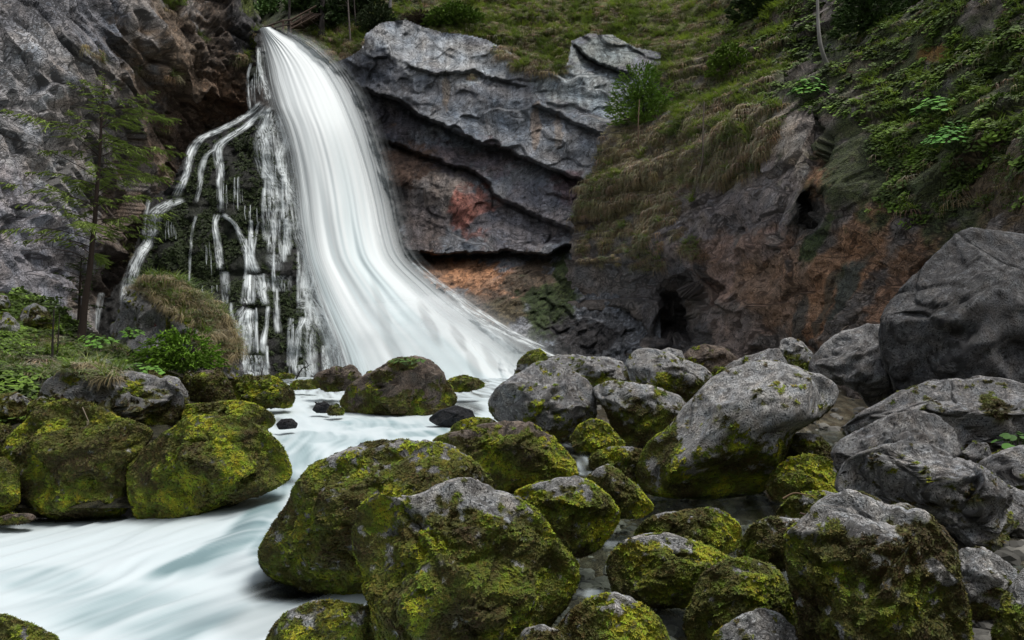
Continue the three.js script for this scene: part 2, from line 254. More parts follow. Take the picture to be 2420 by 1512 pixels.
const backCol = zones([0.135, 0.14, 0.155], [
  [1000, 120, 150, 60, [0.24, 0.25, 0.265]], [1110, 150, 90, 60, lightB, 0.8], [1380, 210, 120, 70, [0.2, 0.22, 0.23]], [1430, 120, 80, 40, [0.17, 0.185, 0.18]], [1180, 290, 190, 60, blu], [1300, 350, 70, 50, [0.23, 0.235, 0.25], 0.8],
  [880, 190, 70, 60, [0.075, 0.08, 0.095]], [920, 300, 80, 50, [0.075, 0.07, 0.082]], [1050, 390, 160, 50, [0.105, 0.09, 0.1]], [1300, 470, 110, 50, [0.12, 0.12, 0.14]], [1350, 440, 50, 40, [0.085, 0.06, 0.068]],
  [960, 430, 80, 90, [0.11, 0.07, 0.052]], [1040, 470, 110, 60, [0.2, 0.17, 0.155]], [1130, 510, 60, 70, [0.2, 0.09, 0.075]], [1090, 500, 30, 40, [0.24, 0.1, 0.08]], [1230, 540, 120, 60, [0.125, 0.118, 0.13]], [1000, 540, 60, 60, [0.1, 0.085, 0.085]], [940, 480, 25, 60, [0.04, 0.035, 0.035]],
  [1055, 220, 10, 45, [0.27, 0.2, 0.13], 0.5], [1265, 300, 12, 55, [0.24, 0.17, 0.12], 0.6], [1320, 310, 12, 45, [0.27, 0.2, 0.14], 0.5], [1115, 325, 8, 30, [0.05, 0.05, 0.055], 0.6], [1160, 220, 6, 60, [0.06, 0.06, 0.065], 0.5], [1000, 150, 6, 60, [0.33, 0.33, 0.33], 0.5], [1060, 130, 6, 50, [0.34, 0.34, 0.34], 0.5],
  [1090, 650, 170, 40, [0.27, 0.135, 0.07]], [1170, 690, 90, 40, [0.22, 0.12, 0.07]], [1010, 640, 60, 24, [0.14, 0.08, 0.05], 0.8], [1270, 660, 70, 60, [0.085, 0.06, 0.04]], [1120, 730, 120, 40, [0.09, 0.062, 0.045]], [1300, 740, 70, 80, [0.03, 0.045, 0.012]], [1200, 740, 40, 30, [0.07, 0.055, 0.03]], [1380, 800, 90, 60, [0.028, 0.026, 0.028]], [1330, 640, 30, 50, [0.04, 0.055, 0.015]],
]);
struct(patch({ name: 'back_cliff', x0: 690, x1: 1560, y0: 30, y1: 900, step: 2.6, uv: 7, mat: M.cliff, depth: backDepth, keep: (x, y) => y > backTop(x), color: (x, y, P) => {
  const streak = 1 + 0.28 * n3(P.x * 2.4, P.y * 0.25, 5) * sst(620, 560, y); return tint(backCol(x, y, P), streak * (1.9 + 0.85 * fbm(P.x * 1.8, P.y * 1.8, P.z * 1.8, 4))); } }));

// --- right cliff
const rightBase = rbf([[1350, 640, 33], [1400, 430, 34], [1340, 850, 30.5], [1430, 330, 34], [1500, 860, 29], [1500, 600, 30.5], [1500, 420, 32], [1520, 250, 34.8], [1500, 130, 39], [1450, 60, 42], [1450, -150, 48], [1650, 600, 27], [1650, 870, 26], [1640, 420, 28.5], [1650, 250, 31], [1700, 100, 36], [1700, -150, 44], [1850, 850, 21.5], [1850, 600, 22], [1850, 400, 22.6], [1850, 280, 24], [1900, 150, 28], [1900, -150, 36], [2100, 800, 17.5], [2100, 550, 18], [2100, 400, 18.8], [2050, 280, 20], [2100, 150, 23], [2100, -100, 29], [2300, 600, 15], [2300, 400, 16], [2300, 200, 18], [2300, -100, 23], [2420, 600, 13.5], [2420, 350, 14.5], [2420, 100, 17], [2650, 400, 12], [2650, -150, 17], [2750, 700, 11], [2900, 200, 12], [2200, 900, 14.5], [2500, 900, 11.5]]);
const rightCut = (x, y) => {
  let b = rightBase(x, y); const p = world(x, y, b);
  // cave at the foot, a wet gully and a hollow under the leaves
  const pit = (cx, cy, rx, ry, a) => { const r = Math.hypot((x - cx) / rx, (y - cy) / ry) + 0.18 * n3(p.x * 0.8, p.y * 0.8, 3); return a * sst(1, 0.25, r); };
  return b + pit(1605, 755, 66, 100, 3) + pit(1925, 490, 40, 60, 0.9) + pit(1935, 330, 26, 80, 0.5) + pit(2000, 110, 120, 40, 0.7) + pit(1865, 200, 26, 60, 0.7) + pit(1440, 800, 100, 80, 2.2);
};
const rightDepth = face(rightCut, (p, x, y) => {
  const h = p.x * 0.65 - p.z * 0.76, u = h * 0.8 + p.y * 0.6, w = -h * 0.6 + p.y * 0.8, soft = sst(1880, 2020, x) * sst(430, 560, y), rock = sst(330, 480, y - (x - 1700) * 0.15);
  const wx = 0.22 * n3(h * 0.6, p.y * 0.6, 1), wy = 0.22 * n3(h * 0.6 + 9, p.y * 0.6, 1);
  let d = 0.9 * fbm(h * 0.2, p.y * 0.2, 4, 2) + (1 - 0.55 * soft) * (0.6 * facet2(h * 0.36 + wx, p.y * 0.3 + wy, 61) + (0.14 + 0.14 * rock) * facet2(h * 0.95 + wx, p.y * 0.75 + wy, 67) + (0.06 + 0.07 * rock) * facet2(h * 2.1 + wx, p.y * 1.8 + wy, 71) + 0.05 * facet2(h * 4.6, p.y * 4, 73) + 0.07 * rock * ledge(w * 0.6 + 0.5 * n3(h * 0.3, p.y * 0.3, 6)));
  return d + 0.26 * soft * ridge(w * 0.8, u * 0.18, 3, 3) + 0.07 * soft * facet2(w * 2.5, u * 0.9, 79) + 0.06 * fbm(h * 2.4, p.y * 2.4, 5, 4);
});
const tan_ = [0.115, 0.1, 0.05], pur = [0.1, 0.087, 0.088], orng = [0.15, 0.085, 0.05];
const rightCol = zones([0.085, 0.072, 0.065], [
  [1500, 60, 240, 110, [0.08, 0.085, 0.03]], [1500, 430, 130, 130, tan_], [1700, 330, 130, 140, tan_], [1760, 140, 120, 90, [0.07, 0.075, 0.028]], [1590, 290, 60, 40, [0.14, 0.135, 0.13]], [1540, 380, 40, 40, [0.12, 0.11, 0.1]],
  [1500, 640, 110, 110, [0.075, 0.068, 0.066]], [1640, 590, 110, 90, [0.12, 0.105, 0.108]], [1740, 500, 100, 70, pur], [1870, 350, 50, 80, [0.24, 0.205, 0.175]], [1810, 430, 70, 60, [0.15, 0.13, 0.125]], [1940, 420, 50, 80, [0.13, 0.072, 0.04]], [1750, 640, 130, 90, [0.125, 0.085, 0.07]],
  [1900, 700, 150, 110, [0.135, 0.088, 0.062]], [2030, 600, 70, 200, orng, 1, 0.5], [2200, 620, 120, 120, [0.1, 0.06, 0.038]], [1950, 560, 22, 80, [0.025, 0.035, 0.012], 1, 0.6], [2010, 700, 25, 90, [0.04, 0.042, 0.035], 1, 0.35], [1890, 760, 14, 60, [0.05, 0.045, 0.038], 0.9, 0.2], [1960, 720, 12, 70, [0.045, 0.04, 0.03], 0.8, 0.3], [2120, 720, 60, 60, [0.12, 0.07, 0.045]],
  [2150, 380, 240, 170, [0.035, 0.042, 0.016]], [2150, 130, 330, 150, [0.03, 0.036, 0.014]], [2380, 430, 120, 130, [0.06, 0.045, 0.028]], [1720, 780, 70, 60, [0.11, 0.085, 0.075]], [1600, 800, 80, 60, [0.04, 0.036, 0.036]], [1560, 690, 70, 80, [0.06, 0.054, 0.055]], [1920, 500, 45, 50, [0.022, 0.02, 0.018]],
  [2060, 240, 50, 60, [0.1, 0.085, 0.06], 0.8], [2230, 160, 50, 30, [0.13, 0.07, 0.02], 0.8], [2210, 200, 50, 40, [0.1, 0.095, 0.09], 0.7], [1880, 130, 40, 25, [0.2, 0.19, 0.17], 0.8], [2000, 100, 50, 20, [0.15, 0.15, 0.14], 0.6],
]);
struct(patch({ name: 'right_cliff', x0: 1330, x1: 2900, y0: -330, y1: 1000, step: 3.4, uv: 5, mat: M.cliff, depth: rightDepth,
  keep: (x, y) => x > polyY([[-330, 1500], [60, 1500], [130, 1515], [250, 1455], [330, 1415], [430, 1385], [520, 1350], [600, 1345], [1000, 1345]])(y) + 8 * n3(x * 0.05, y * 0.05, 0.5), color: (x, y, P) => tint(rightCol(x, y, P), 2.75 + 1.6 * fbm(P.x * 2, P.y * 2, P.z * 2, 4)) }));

// --- wooded slope behind the camera, which keeps the low sky off the near boulders
{
  const g = new THREE.PlaneGeometry(90, 46, 90, 50), p = g.attributes.position, col = [];
  for (let i = 0; i < p.count; i++) { const x = p.getX(i), t = (p.getY(i) + 23) / 46, y = -1.5 + 21 * t + 2.2 * fbm(x * 0.12, t * 4, 2, 3), z = 7 + 13 * t + 2.5 * fbm(x * 0.1, t * 3, 9, 4) - 0.0035 * x * x; p.setXYZ(i, x, y, z); col.push(0.03, 0.04, 0.015); }
  g.setAttribute('color', new THREE.Float32BufferAttribute(col, 3)); g.computeVertexNormals(); struct(meshOf('wooded_slope', g, M.bark));
}
// --- rock that the waterfall runs down
const pillow = (x, y) => { // rounded mossy cushions one above the other
  let best = 9; const gx = Math.floor(x), gy = Math.floor(y);
  for (let j = -1; j <= 1; j++) for (let i = -1; i <= 1; i++) { const a = gx + i, b = gy + j, r = rngOf(a * 7349 + b * 9151 + 77), px = a + 0.15 + 0.7 * r(), py = b + 0.15 + 0.7 * r(); best = Math.min(best, (x - px) ** 2 + (y - py) ** 2 * (y > py ? 0.8 : 1.8)); }
  return 1 - Math.min(1, best);
};
const moundBase = rbf([[630, 72, 36], [612, 150, 35.6], [640, 250, 34], [480, 320, 33.5], [430, 440, 32], [360, 520, 31.4], [320, 650, 30.3], [240, 760, 29.3], [230, 860, 28.8], [600, 440, 32.6], [600, 650, 30.6], [600, 800, 29.1], [600, 900, 28.2], [800, 300, 34.5], [800, 500, 32.8], [800, 700, 30.6], [800, 900, 27.8], [960, 500, 34.8], [1000, 700, 31], [1100, 800, 29.2], [1200, 900, 27.3], [1320, 850, 28.6], [900, 200, 37.5], [700, 90, 36.8], [1050, 900, 27.4], [450, 880, 28.4], [1450, 900, 28.5], [880, 380, 35], [1150, 760, 31], [560, 250, 35]]);
const curtainL = polyY([[60, 600], [150, 604], [245, 618], [290, 634], [360, 650], [440, 664], [600, 688], [750, 722], [900, 745]]), curtainR = polyY([[60, 650], [106, 735], [152, 795], [215, 842], [275, 872], [340, 896], [490, 940], [615, 985], [690, 1060], [745, 1120], [800, 1180], [900, 1200]]);
const moundDepth = (x, y) => {
  const b = moundBase(x, y), p = world(x, y, b);
  const calm = 1 - 0.85 * sst(0, 40, x - curtainL(y)) * sst(0, 40, curtainR(y) - x);
  let d = calm * (0.75 * pillow(x / 74, y / 92) + 0.22 * pillow(x / 33 + 5, y / 38 + 3)) + 0.35 * fbm(p.x * 0.5, p.y * 0.5, 2, 3) + 0.1 * fbm(p.x * 2.5, p.y * 2.5, p.z, 3);
  return b - d;
};
const moundPoly = pairs([606, 150, 604, 120, 600, 70, 640, 60, 700, 85, 770, 135, 820, 185, 860, 250, 900, 350, 930, 450, 950, 560, 970, 620, 1040, 680, 1110, 735, 1200, 780, 1290, 825, 1345, 850, 1400, 880, 1420, 940, 200, 940, 205, 800, 225, 740, 262, 690, 300, 640, 318, 590, 335, 520, 352, 470, 400, 440, 430, 380, 460, 332, 500, 308, 560, 280, 585, 262, 580, 180]);
const moundCol = zones([0.024, 0.023, 0.022], [[480, 600, 150, 150, [0.018, 0.026, 0.008]], [620, 560, 90, 90, [0.02, 0.032, 0.008]], [560, 440, 80, 60, [0.024, 0.03, 0.01]], [700, 800, 70, 90, [0.02, 0.03, 0.008]], [660, 440, 40, 90, [0.03, 0.04, 0.012]], [640, 730, 40, 60, [0.02, 0.034, 0.006]], [620, 200, 30, 50, [0.05, 0.03, 0.02]], [600, 160, 20, 30, [0.03, 0.045, 0.008]], [760, 840, 50, 60, [0.03, 0.025, 0.022]], [1050, 760, 60, 60, [0.045, 0.05, 0.06]]]);
struct(patch({ name: 'waterfall_rock', x0: 190, x1: 1430, y0: 55, y1: 945, step: 3, uv: 4, mat: M.wetRock, depth: moundDepth, keep: (x, y) => inside(moundPoly, x + 5 * n3(x * 0.06, y * 0.06, 3), y + 5 * n3(x * 0.06, y * 0.06, 8)), color: (x, y, P) => tint(moundCol(x, y, P), 0.55 + 0.5 * fbm(P.x * 2.2, P.y * 2.2, P.z * 2, 4)) }));

// --- left bank
const bankBase = rbf([[-250, 680, 18], [0, 690, 19], [120, 722, 18.8], [250, 800, 18.6], [330, 850, 19], [440, 880, 19.5], [560, 900, 20], [0, 800, 15.5], [150, 830, 15.5], [0, 900, 13], [150, 900, 13.5], [300, 890, 15], [400, 930, 14.8], [0, 970, 11.6], [150, 990, 11.5], [350, 990, 12], [-250, 960, 11], [-250, 800, 14.5], [500, 965, 14.2], [-250, 1100, 9.2], [100, 1150, 9.9], [400, 1110, 10.6], [600, 1010, 13.6], [640, 940, 17.5]]);
const bankDepth = (x, y) => { const b = bankBase(x, y), p = world(x, y, b); return b - 0.35 * fbm(p.x * 0.8, p.y * 0.8, p.z * 0.8, 4) - 0.1 * fbm(p.x * 3, p.y * 3, p.z * 3, 3); };
const bankCol = zones([0.045, 0.042, 0.018], [[100, 740, 120, 60, [0.055, 0.085, 0.015]], [60, 850, 120, 50, [0.08, 0.07, 0.03]], [330, 860, 90, 40, [0.04, 0.05, 0.015]], [60, 930, 90, 50, [0.035, 0.05, 0.012]], [420, 960, 120, 40, [0.06, 0.055, 0.015]]]);
struct(patch({ name: 'left_bank', x0: -300, x1: 700, y0: 660, y1: 1200, step: 4, uv: 2, mat: M.earth, depth: bankDepth, keep: (x, y) => x < polyY([[600, 720], [900, 700], [940, 640], [1000, 590], [1100, 540], [1200, 420]])(y) && y > polyY([[-300, 670], [0, 686], [60, 694], [120, 720], [200, 770], [270, 800], [330, 850], [440, 878], [560, 892], [700, 940]])(x), color: (x, y, P) => tint(bankCol(x, y, P), 1 + 0.8 * fbm(P.x * 3, P.y * 3, P.z * 3, 3)) }));

// ------------------------------------------------------------------ water levels and the stream bed
function smoothField(list) { // Gaussian mean of heights given at [x, z, h]
  return (x, z) => { const s = 0.085 * -z + 0.12; let a = 0, b = 0; for (const [px, pz, h] of list) { const q = ((x - px) ** 2 + (z - pz) ** 2) / (2 * s * s), w = Math.exp(-q) + 1e-9 / (1 + q); a += w * h; b += w; } return a / b; };
}
const levels = [[-100, 1500, -0.14], [0, 1500, -0.14], [150, 1400, -0.14], [300, 1500, -0.14], [450, 1450, -0.14], [600, 1450, -0.14], [750, 1500, -0.14], [850, 1450, -0.14], [900, 1400, -0.14], [0, 1300, -0.14], [150, 1300, -0.14], [300, 1300, -0.14], [450, 1340, -0.14], [600, 1370, -0.14], [700, 1370, -0.14], [-150, 1300, -0.14],
  [640, 1150, 0.34], [690, 1130, 0.4], [600, 1170, 0.25], [500, 1200, 0.06], [400, 1230, -0.04], [600, 1260, 0.08], [660, 1220, 0.24], [680, 1180, 0.34], [560, 1230, 0.1], [480, 1270, -0.06], [200, 1215, -0.13], [50, 1215, -0.13], [-150, 1215, -0.13], [300, 1200, -0.13],
  [700, 1080, 0.44], [720, 1040, 0.5], [800, 1020, 0.55], [900, 1010, 0.58], [1000, 1000, 0.6], [1100, 1000, 0.58], [850, 990, 0.62], [690, 1000, 0.62], [1000, 965, 0.74], [1120, 945, 0.8], [760, 960, 0.74], [700, 930, 0.86], [650, 905, 0.96], [760, 905, 0.96], [1100, 905, 0.97], [600, 900, 1], [1200, 900, 1], [900, 895, 1], [750, 890, 1], [400, 890, 1], [1330, 890, 1], [1450, 885, 1],
  [1375, 1056, 0.5], [1450, 1055, 0.5], [1385, 1118, 0.3], [1250, 1150, 0.3], [1180, 1150, 0.3], [1600, 1180, 0.26], [1800, 1185, 0.26], [1700, 1230, 0.24], [1480, 1220, 0.22], [1450, 1270, 0.14], [1400, 1310, 0.06], [1390, 1400, -0.08], [1400, 1440, -0.1], [1350, 1500, -0.1], [1600, 1470, -0.1], [1600, 1510, -0.1], [1900, 1200, 0.26], [1200, 1500, -0.05]].map(([x, y, h]) => { const p = onLevel(x, y, h); return [p.x, p.z, h]; });
const level = smoothField(levels);
const bedPoints = levels.map(([x, z, h]) => [x, z, h - 0.32]).concat([[1550, 930, 15], [1700, 890, 17], [2400, 1100, 8.5], [2100, 1150, 8], [2300, 1400, 6], [2420, 1500, 5], [2000, 1500, 5.3], [2600, 1200, 7], [2700, 900, 12], [1650, 870, 22], [1450, 880, 26]].map(([x, y, d]) => { const p = at(x, y, d); return [p.x, p.z, p.y - 0.15]; }));
bedPoints.push([5, -13, 0.25], [6.5, -12, 0.2], [6, -14.5, 0.4], [7.5, -11, 0.4], [6, -10, 0.15], [5.2, -11.5, 0.15], [7.2, -13.2, 0.4]);
const bed = smoothField(bedPoints);
function fan(nx, nz, s0, s1, z0, z1, height, colour) { // sheet over the valley floor, rows closer together near the camera
  const pos = [], col = [], idx = [];
  for (let j = 0; j <= nz; j++) for (let i = 0; i <= nx; i++) {
    const z = -z0 * Math.pow(z1 / z0, j / nz), x = -z * lerp(s0, s1, i / nx), y = height(x, z); pos.push(x, y, z); col.push(...colour(x, y, z));
    if (i < nx && j < nz) { const a = j * (nx + 1) + i, b = a + 1, c = a + nx + 1, d = c + 1; idx.push(a, b, c, b, d, c); }
  }
  const g = new THREE.BufferGeometry(); g.setAttribute('position', new THREE.Float32BufferAttribute(pos, 3)); g.setAttribute('color', new THREE.Float32BufferAttribute(col, col.length / (pos.length / 3))); g.setIndex(idx); g.computeVertexNormals(); return g;
}
{
  const g = fan(260, 200, -1.3, 1.3, 2.2, 33, (x, z) => bed(x, z) + 0.12 * fbm(x * 1.5, 1, z * 1.5, 4), (x, y, z) => { const k = fbm(x * 3, 2, z * 3, 3), l = sst(0.1, 0.4, n3(x * 5, 3, z * 5)); return tint([0.11 + 0.2 * l, 0.088 + 0.18 * l, 0.05 + 0.13 * l], 0.85 + 0.7 * k); });
  struct(meshOf('stream_bed', boxUV(g, 1.5), M.earth));
}
function pebbleField() { // gravel and stones on the bed, between the boulders
  const r = rngOf(611), list = [], g = new THREE.IcosahedronGeometry(1, 1), p = g.attributes.position; for (let i = 0; i < p.count; i++) { const k = 1 + 0.35 * n3(p.getX(i) * 1.3, p.getY(i) * 1.3, p.getZ(i) * 1.3); p.setXYZ(i, p.getX(i) * k, p.getY(i) * k * 0.65, p.getZ(i) * k); } g.computeVertexNormals();
  for (let i = 0; i < 6000; i++) { const z = -(3.6 + 16 * r() * r()), x = -z * lerp(-0.05, 0.95, r()), s = 0.02 + 0.1 * r() ** 3 + 0.004 * -z * r(), c = 0.045 + 0.15 * r() ** 2; list.push([V(x, bed(x, z) + 0.12 * fbm(x * 1.5, 1, z * 1.5, 4) - 0.1 * s, z), V(r() - 0.5, 2, r() - 0.5).normalize(), r() * 6.28, s, [c * 1.05, c, c * 0.88]]); }
  const m = instanced('gravel', g, new THREE.MeshStandardMaterial({ roughness: 0.8 }), list, scene); m.userData.label = 'pebbles and small stones on the bed between the boulders'; m.userData.category = 'gravel';
}
// main current as a line on the ground: gives the direction of the streaks
const flow = [[760, 893, 1], [690, 925, 0.88], [720, 975, 0.7], [760, 1020, 0.55], [700, 1085, 0.44], [680, 1150, 0.36], [560, 1230, 0.1], [380, 1310, -0.1], [150, 1400, -0.14], [-200, 1500, -0.14]].map(([x, y, h]) => onLevel(x, y, h));
const flowL = [0]; for (let i = 1; i < flow.length; i++) flowL.push(flowL[i - 1] + flow[i].distanceTo(flow[i - 1]));
function alongFlow(x, z) { // smooth distance along and across the current
  let A = 0, B = 0, Wt = 0; for (let i = 1; i < flow.length; i++) { const a = flow[i - 1], b = flow[i], dx = b.x - a.x, dz = b.z - a.z, L = Math.hypot(dx, dz), t = clamp(((x - a.x) * dx + (z - a.z) * dz) / (L * L), -0.3, 1.3), qx = a.x + dx * t, qz = a.z + dz * t, d2 = (x - qx) ** 2 + (z - qz) ** 2, w = 1 / (d2 + 0.05) ** 2, side = ((x - a.x) * dz - (z - a.z) * dx) / L; A += w * (flowL[i - 1] + t * L); B += w * side; Wt += w; }
  return [A / Wt, B / Wt];
}
const white = [0.62, 0.69, 0.72], turq = [0.15, 0.31, 0.345], slate = [0.12, 0.16, 0.19];
const blob = (x, y, list) => { let m = 0; for (const [a, b, rx, ry, k = 1, rot = 0] of list) { const cs = Math.cos(rot), sn = Math.sin(rot), dx = x - a, dy = y - b, r = Math.hypot((dx * cs + dy * sn) / rx, (-dx * sn + dy * cs) / ry); m = Math.max(m, k * sst(1.25, 0.5, r)); } return m; };
const clearSpots = [[100, 1208, 350, 34, 1], [480, 1172, 200, 30, 1, -0.2], [640, 1135, 60, 14, 0.7], [700, 1395, 130, 38, 0.95, -0.05], [620, 1470, 110, 40, 0.3, -0.3], [770, 960, 40, 14, 0.8], [1090, 968, 60, 24, 0.75], [440, 895, 140, 14, 0.8], [600, 900, 130, 14, 0.6], [1110, 905, 60, 12, 0.85], [820, 908, 60, 12, 0.5], [880, 975, 120, 8, 0.6], [660, 1000, 25, 14, 0.6]];
const turqSpots = [[600, 1225, 50, 110, 0.9, 0.75], [540, 1290, 130, 34, 1, -0.55], [450, 1330, 120, 22, 0.8, -0.3], [640, 1290, 50, 60, 0.9, 0.4], [300, 1440, 220, 60, 0.45], [100, 1370, 140, 36, 0.4], [440, 1490, 170, 46, 0.55, -0.3], [700, 1075, 60, 44, 0.55], [680, 1135, 40, 30, 0.5], [770, 1035, 100, 16, 0.4], [900, 1000, 130, 12, 0.5], [1000, 1025, 100, 12, 0.6], [860, 1045, 90, 14, 0.5], [1100, 985, 40, 14, 0.4]];
const greySpots = [[590, 1325, 100, 26, 0.75, -0.35], [540, 1200, 120, 14, 0.4, -0.3], [1080, 945, 60, 14, 0.6], [530, 1440, 140, 50, 0.4, -0.3], [700, 1390, 160, 60, 0.8], [560, 1255, 60, 24, 0.35, -0.7]];
const rightSide = (x, y) => x > 1420 ? 1 : sst(1140, 1185, x + Math.max(0, 1060 - y) * -3.2) * sst(1020, 1050, y) * (y > 1330 ? sst(960, 1060, x) : 1);
const streamGroup = new THREE.Group(); streamGroup.name = 'stream'; struct(streamGroup);
{
  const surf = (x, z) => { const [s, t] = alongFlow(x, z), q = level(x, z); return q + 0.02 * n3(s * 0.7, t * 2.6, 1) + 0.008 * n3(s * 1.2, t * 5, 4); };
  const base = fan(240, 230, -1.25, 0.95, 2.6, 31.5, (x, z) => level(x, z) - 0.045, () => [1, 1, 1]); base.deleteAttribute('color');
  streamGroup.add(meshOf('water_surface', base, M.clear));
  const P = V();
  const foam = fan(520, 420, -1.05, 0.62, 3.6, 31, surf, (x, y, z) => {
    const [px, py] = seenAt(P.set(x, y, z)), [s, t] = alongFlow(x, z);
    const st = n3(s * 0.35, t * 4, 2) * 0.55 + n3(s * 0.6, t * 8, 6) * 0.32 + n3(s * 1, t * 13, 8) * 0.12, soft = fbm(s * 0.5, t * 1.2, 9, 3);
    let a = 1 - blob(px + 30 * soft, py + 10 * soft, clearSpots) * (0.95 + 0.3 * st); a -= rightSide(px, py) * (0.96 + 0.06 * st); a = clamp(a + 0.1 * st * (1 - rightSide(px, py)), 0, 1); a = Math.max(a, blob(px + 14 * soft, py, [[1392, 1402, 34, 12, 0.75], [1378, 1090, 14, 34, 0.55], [1445, 1285, 30, 8, 0.4], [1384, 1118, 24, 7, 0.5], [1350, 1052, 30, 6, 0.5]]) * (0.6 + 0.8 * st));
    if (py < 940) a *= clamp(0.72 + st * 0.6 + soft * 0.4, 0, 1);
    const tq = clamp(blob(px + 40 * soft, py + 20 * soft, turqSpots) * (0.85 + 0.7 * st) + 0.12 * st + 0.08, 0, 1), gr = clamp(blob(px + 40 * soft, py + 16 * soft, greySpots) * (0.8 + 0.9 * st), 0, 1);
    const c = white.map((w, k) => lerp(lerp(w, turq[k], tq * 0.72), slate[k], gr * 0.75));
    a *= 1 - 0.4 * tq * (py > 1000 ? 1 : 0.5);
    return [...c, sst(0, 1, a)];
  });
  streamGroup.add(meshOf('foam', foam, M.water));
}

// ------------------------------------------------------------------ waterfall
const waterfall = new THREE.Group(); waterfall.name = 'waterfall'; waterfall.userData.label = 'white silky waterfall fanning out over dark mossy rock'; struct(waterfall);
function sheet(name, rows, nu, nv, off, alpha, shade, depth = moundDepth, parent = waterfall) { // rows: [leftX, leftY, rightX, rightY]
  const cl = new THREE.CatmullRomCurve3(rows.map((r) => V(r[0], r[1], 0)), false, 'centripetal'), cr = new THREE.CatmullRomCurve3(rows.map((r) => V(r[2], r[3], 0)), false, 'centripetal');
  const pos = [], col = [], idx = [], P = V();
  for (let j = 0; j <= nv; j++) {
    const v = j / nv, a = cl.getPoint(v), b = cr.getPoint(v);
    for (let i = 0; i <= nu; i++) {
      const u = i / nu, x = lerp(a.x, b.x, u), y = lerp(a.y, b.y, u) + 8 * Math.sin(Math.PI * u) * 0;
      at(x, y, depth(x, y) - off(u, v, x, y), P); pos.push(P.x, P.y, P.z);
      col.push(...shade(u, v, x, y), clamp(alpha(u, v, x, y), 0, 1));
      if (i < nu && j < nv) { const q = j * (nu + 1) + i; idx.push(q, q + nu + 1, q + 1, q + 1, q + nu + 1, q + nu + 2); }
    }
  }
  const g = new THREE.BufferGeometry(); g.setAttribute('position', new THREE.Float32BufferAttribute(pos, 3)); g.setAttribute('color', new THREE.Float32BufferAttribute(col, 4)); g.setIndex(idx); g.computeVertexNormals();
  const m = meshOf(name, g, M.water); parent.add(m); return m;
}
const threads = (u, v, w, seed) => { const a = 1 - Math.abs(n3(u * w / 9, v * 0.35, seed)), b = 1 - Math.abs(n3(u * w / 4.5, v * 0.6, seed + 4)); return 0.55 * a ** 4 + 0.45 * b ** 5; };
const runDepth = (x, y) => Math.min((moundDepth(x, y - 10) + moundDepth(x - 8, y) + moundDepth(x + 8, y) + moundDepth(x, y + 10) + 2 * moundDepth(x, y)) / 6, moundDepth(x, y) + 0.06);
const strands = (u, v, w, seed) => 0.5 + 0.5 * (0.5 * n3(u * w / 22, v * 0.9, seed) + 0.34 * n3(u * w / 9, v * 1.6, seed + 5) + 0.2 * n3(u * w / 4, v * 3, seed + 9));
const thin = [[1015, 765, 14, 60, 0.55, -0.45], [1085, 800, 11, 44, 0.55, -0.55], [905, 745, 13, 100, 0.25, -0.3], [935, 835, 18, 70, 0.35, -0.5], [1120, 865, 14, 55, 0.3, -0.4], [795, 835, 14, 40, 0.45], [1180, 752, 60, 7, 0.6, 0.6], [1120, 715, 60, 6, 0.7, 0.7], [1060, 690, 40, 5, 0.7, 0.75], [755, 745, 12, 26, 0.4], [1230, 800, 60, 6, 0.55, 0.45], [1160, 850, 12, 45, 0.3, -0.5]];
const smoothMound = (x, y) => Math.min(moundBase(x, y) - 0.55, moundDepth(x, y) - 0.06);
const mainRows = [[612, 66, 641, 63], [612, 80, 672, 80], [612, 110, 730, 106], [614, 150, 790, 152], [618, 200, 838, 215], [628, 245, 868, 275], [646, 290, 892, 340], [664, 360, 916, 420], [676, 440, 934, 490], [684, 520, 950, 560], [696, 600, 972, 615], [712, 680, 1060, 690], [730, 750, 1140, 745], [748, 820, 1240, 800], [756, 880, 1320, 850], [750, 915, 1400, 895]];
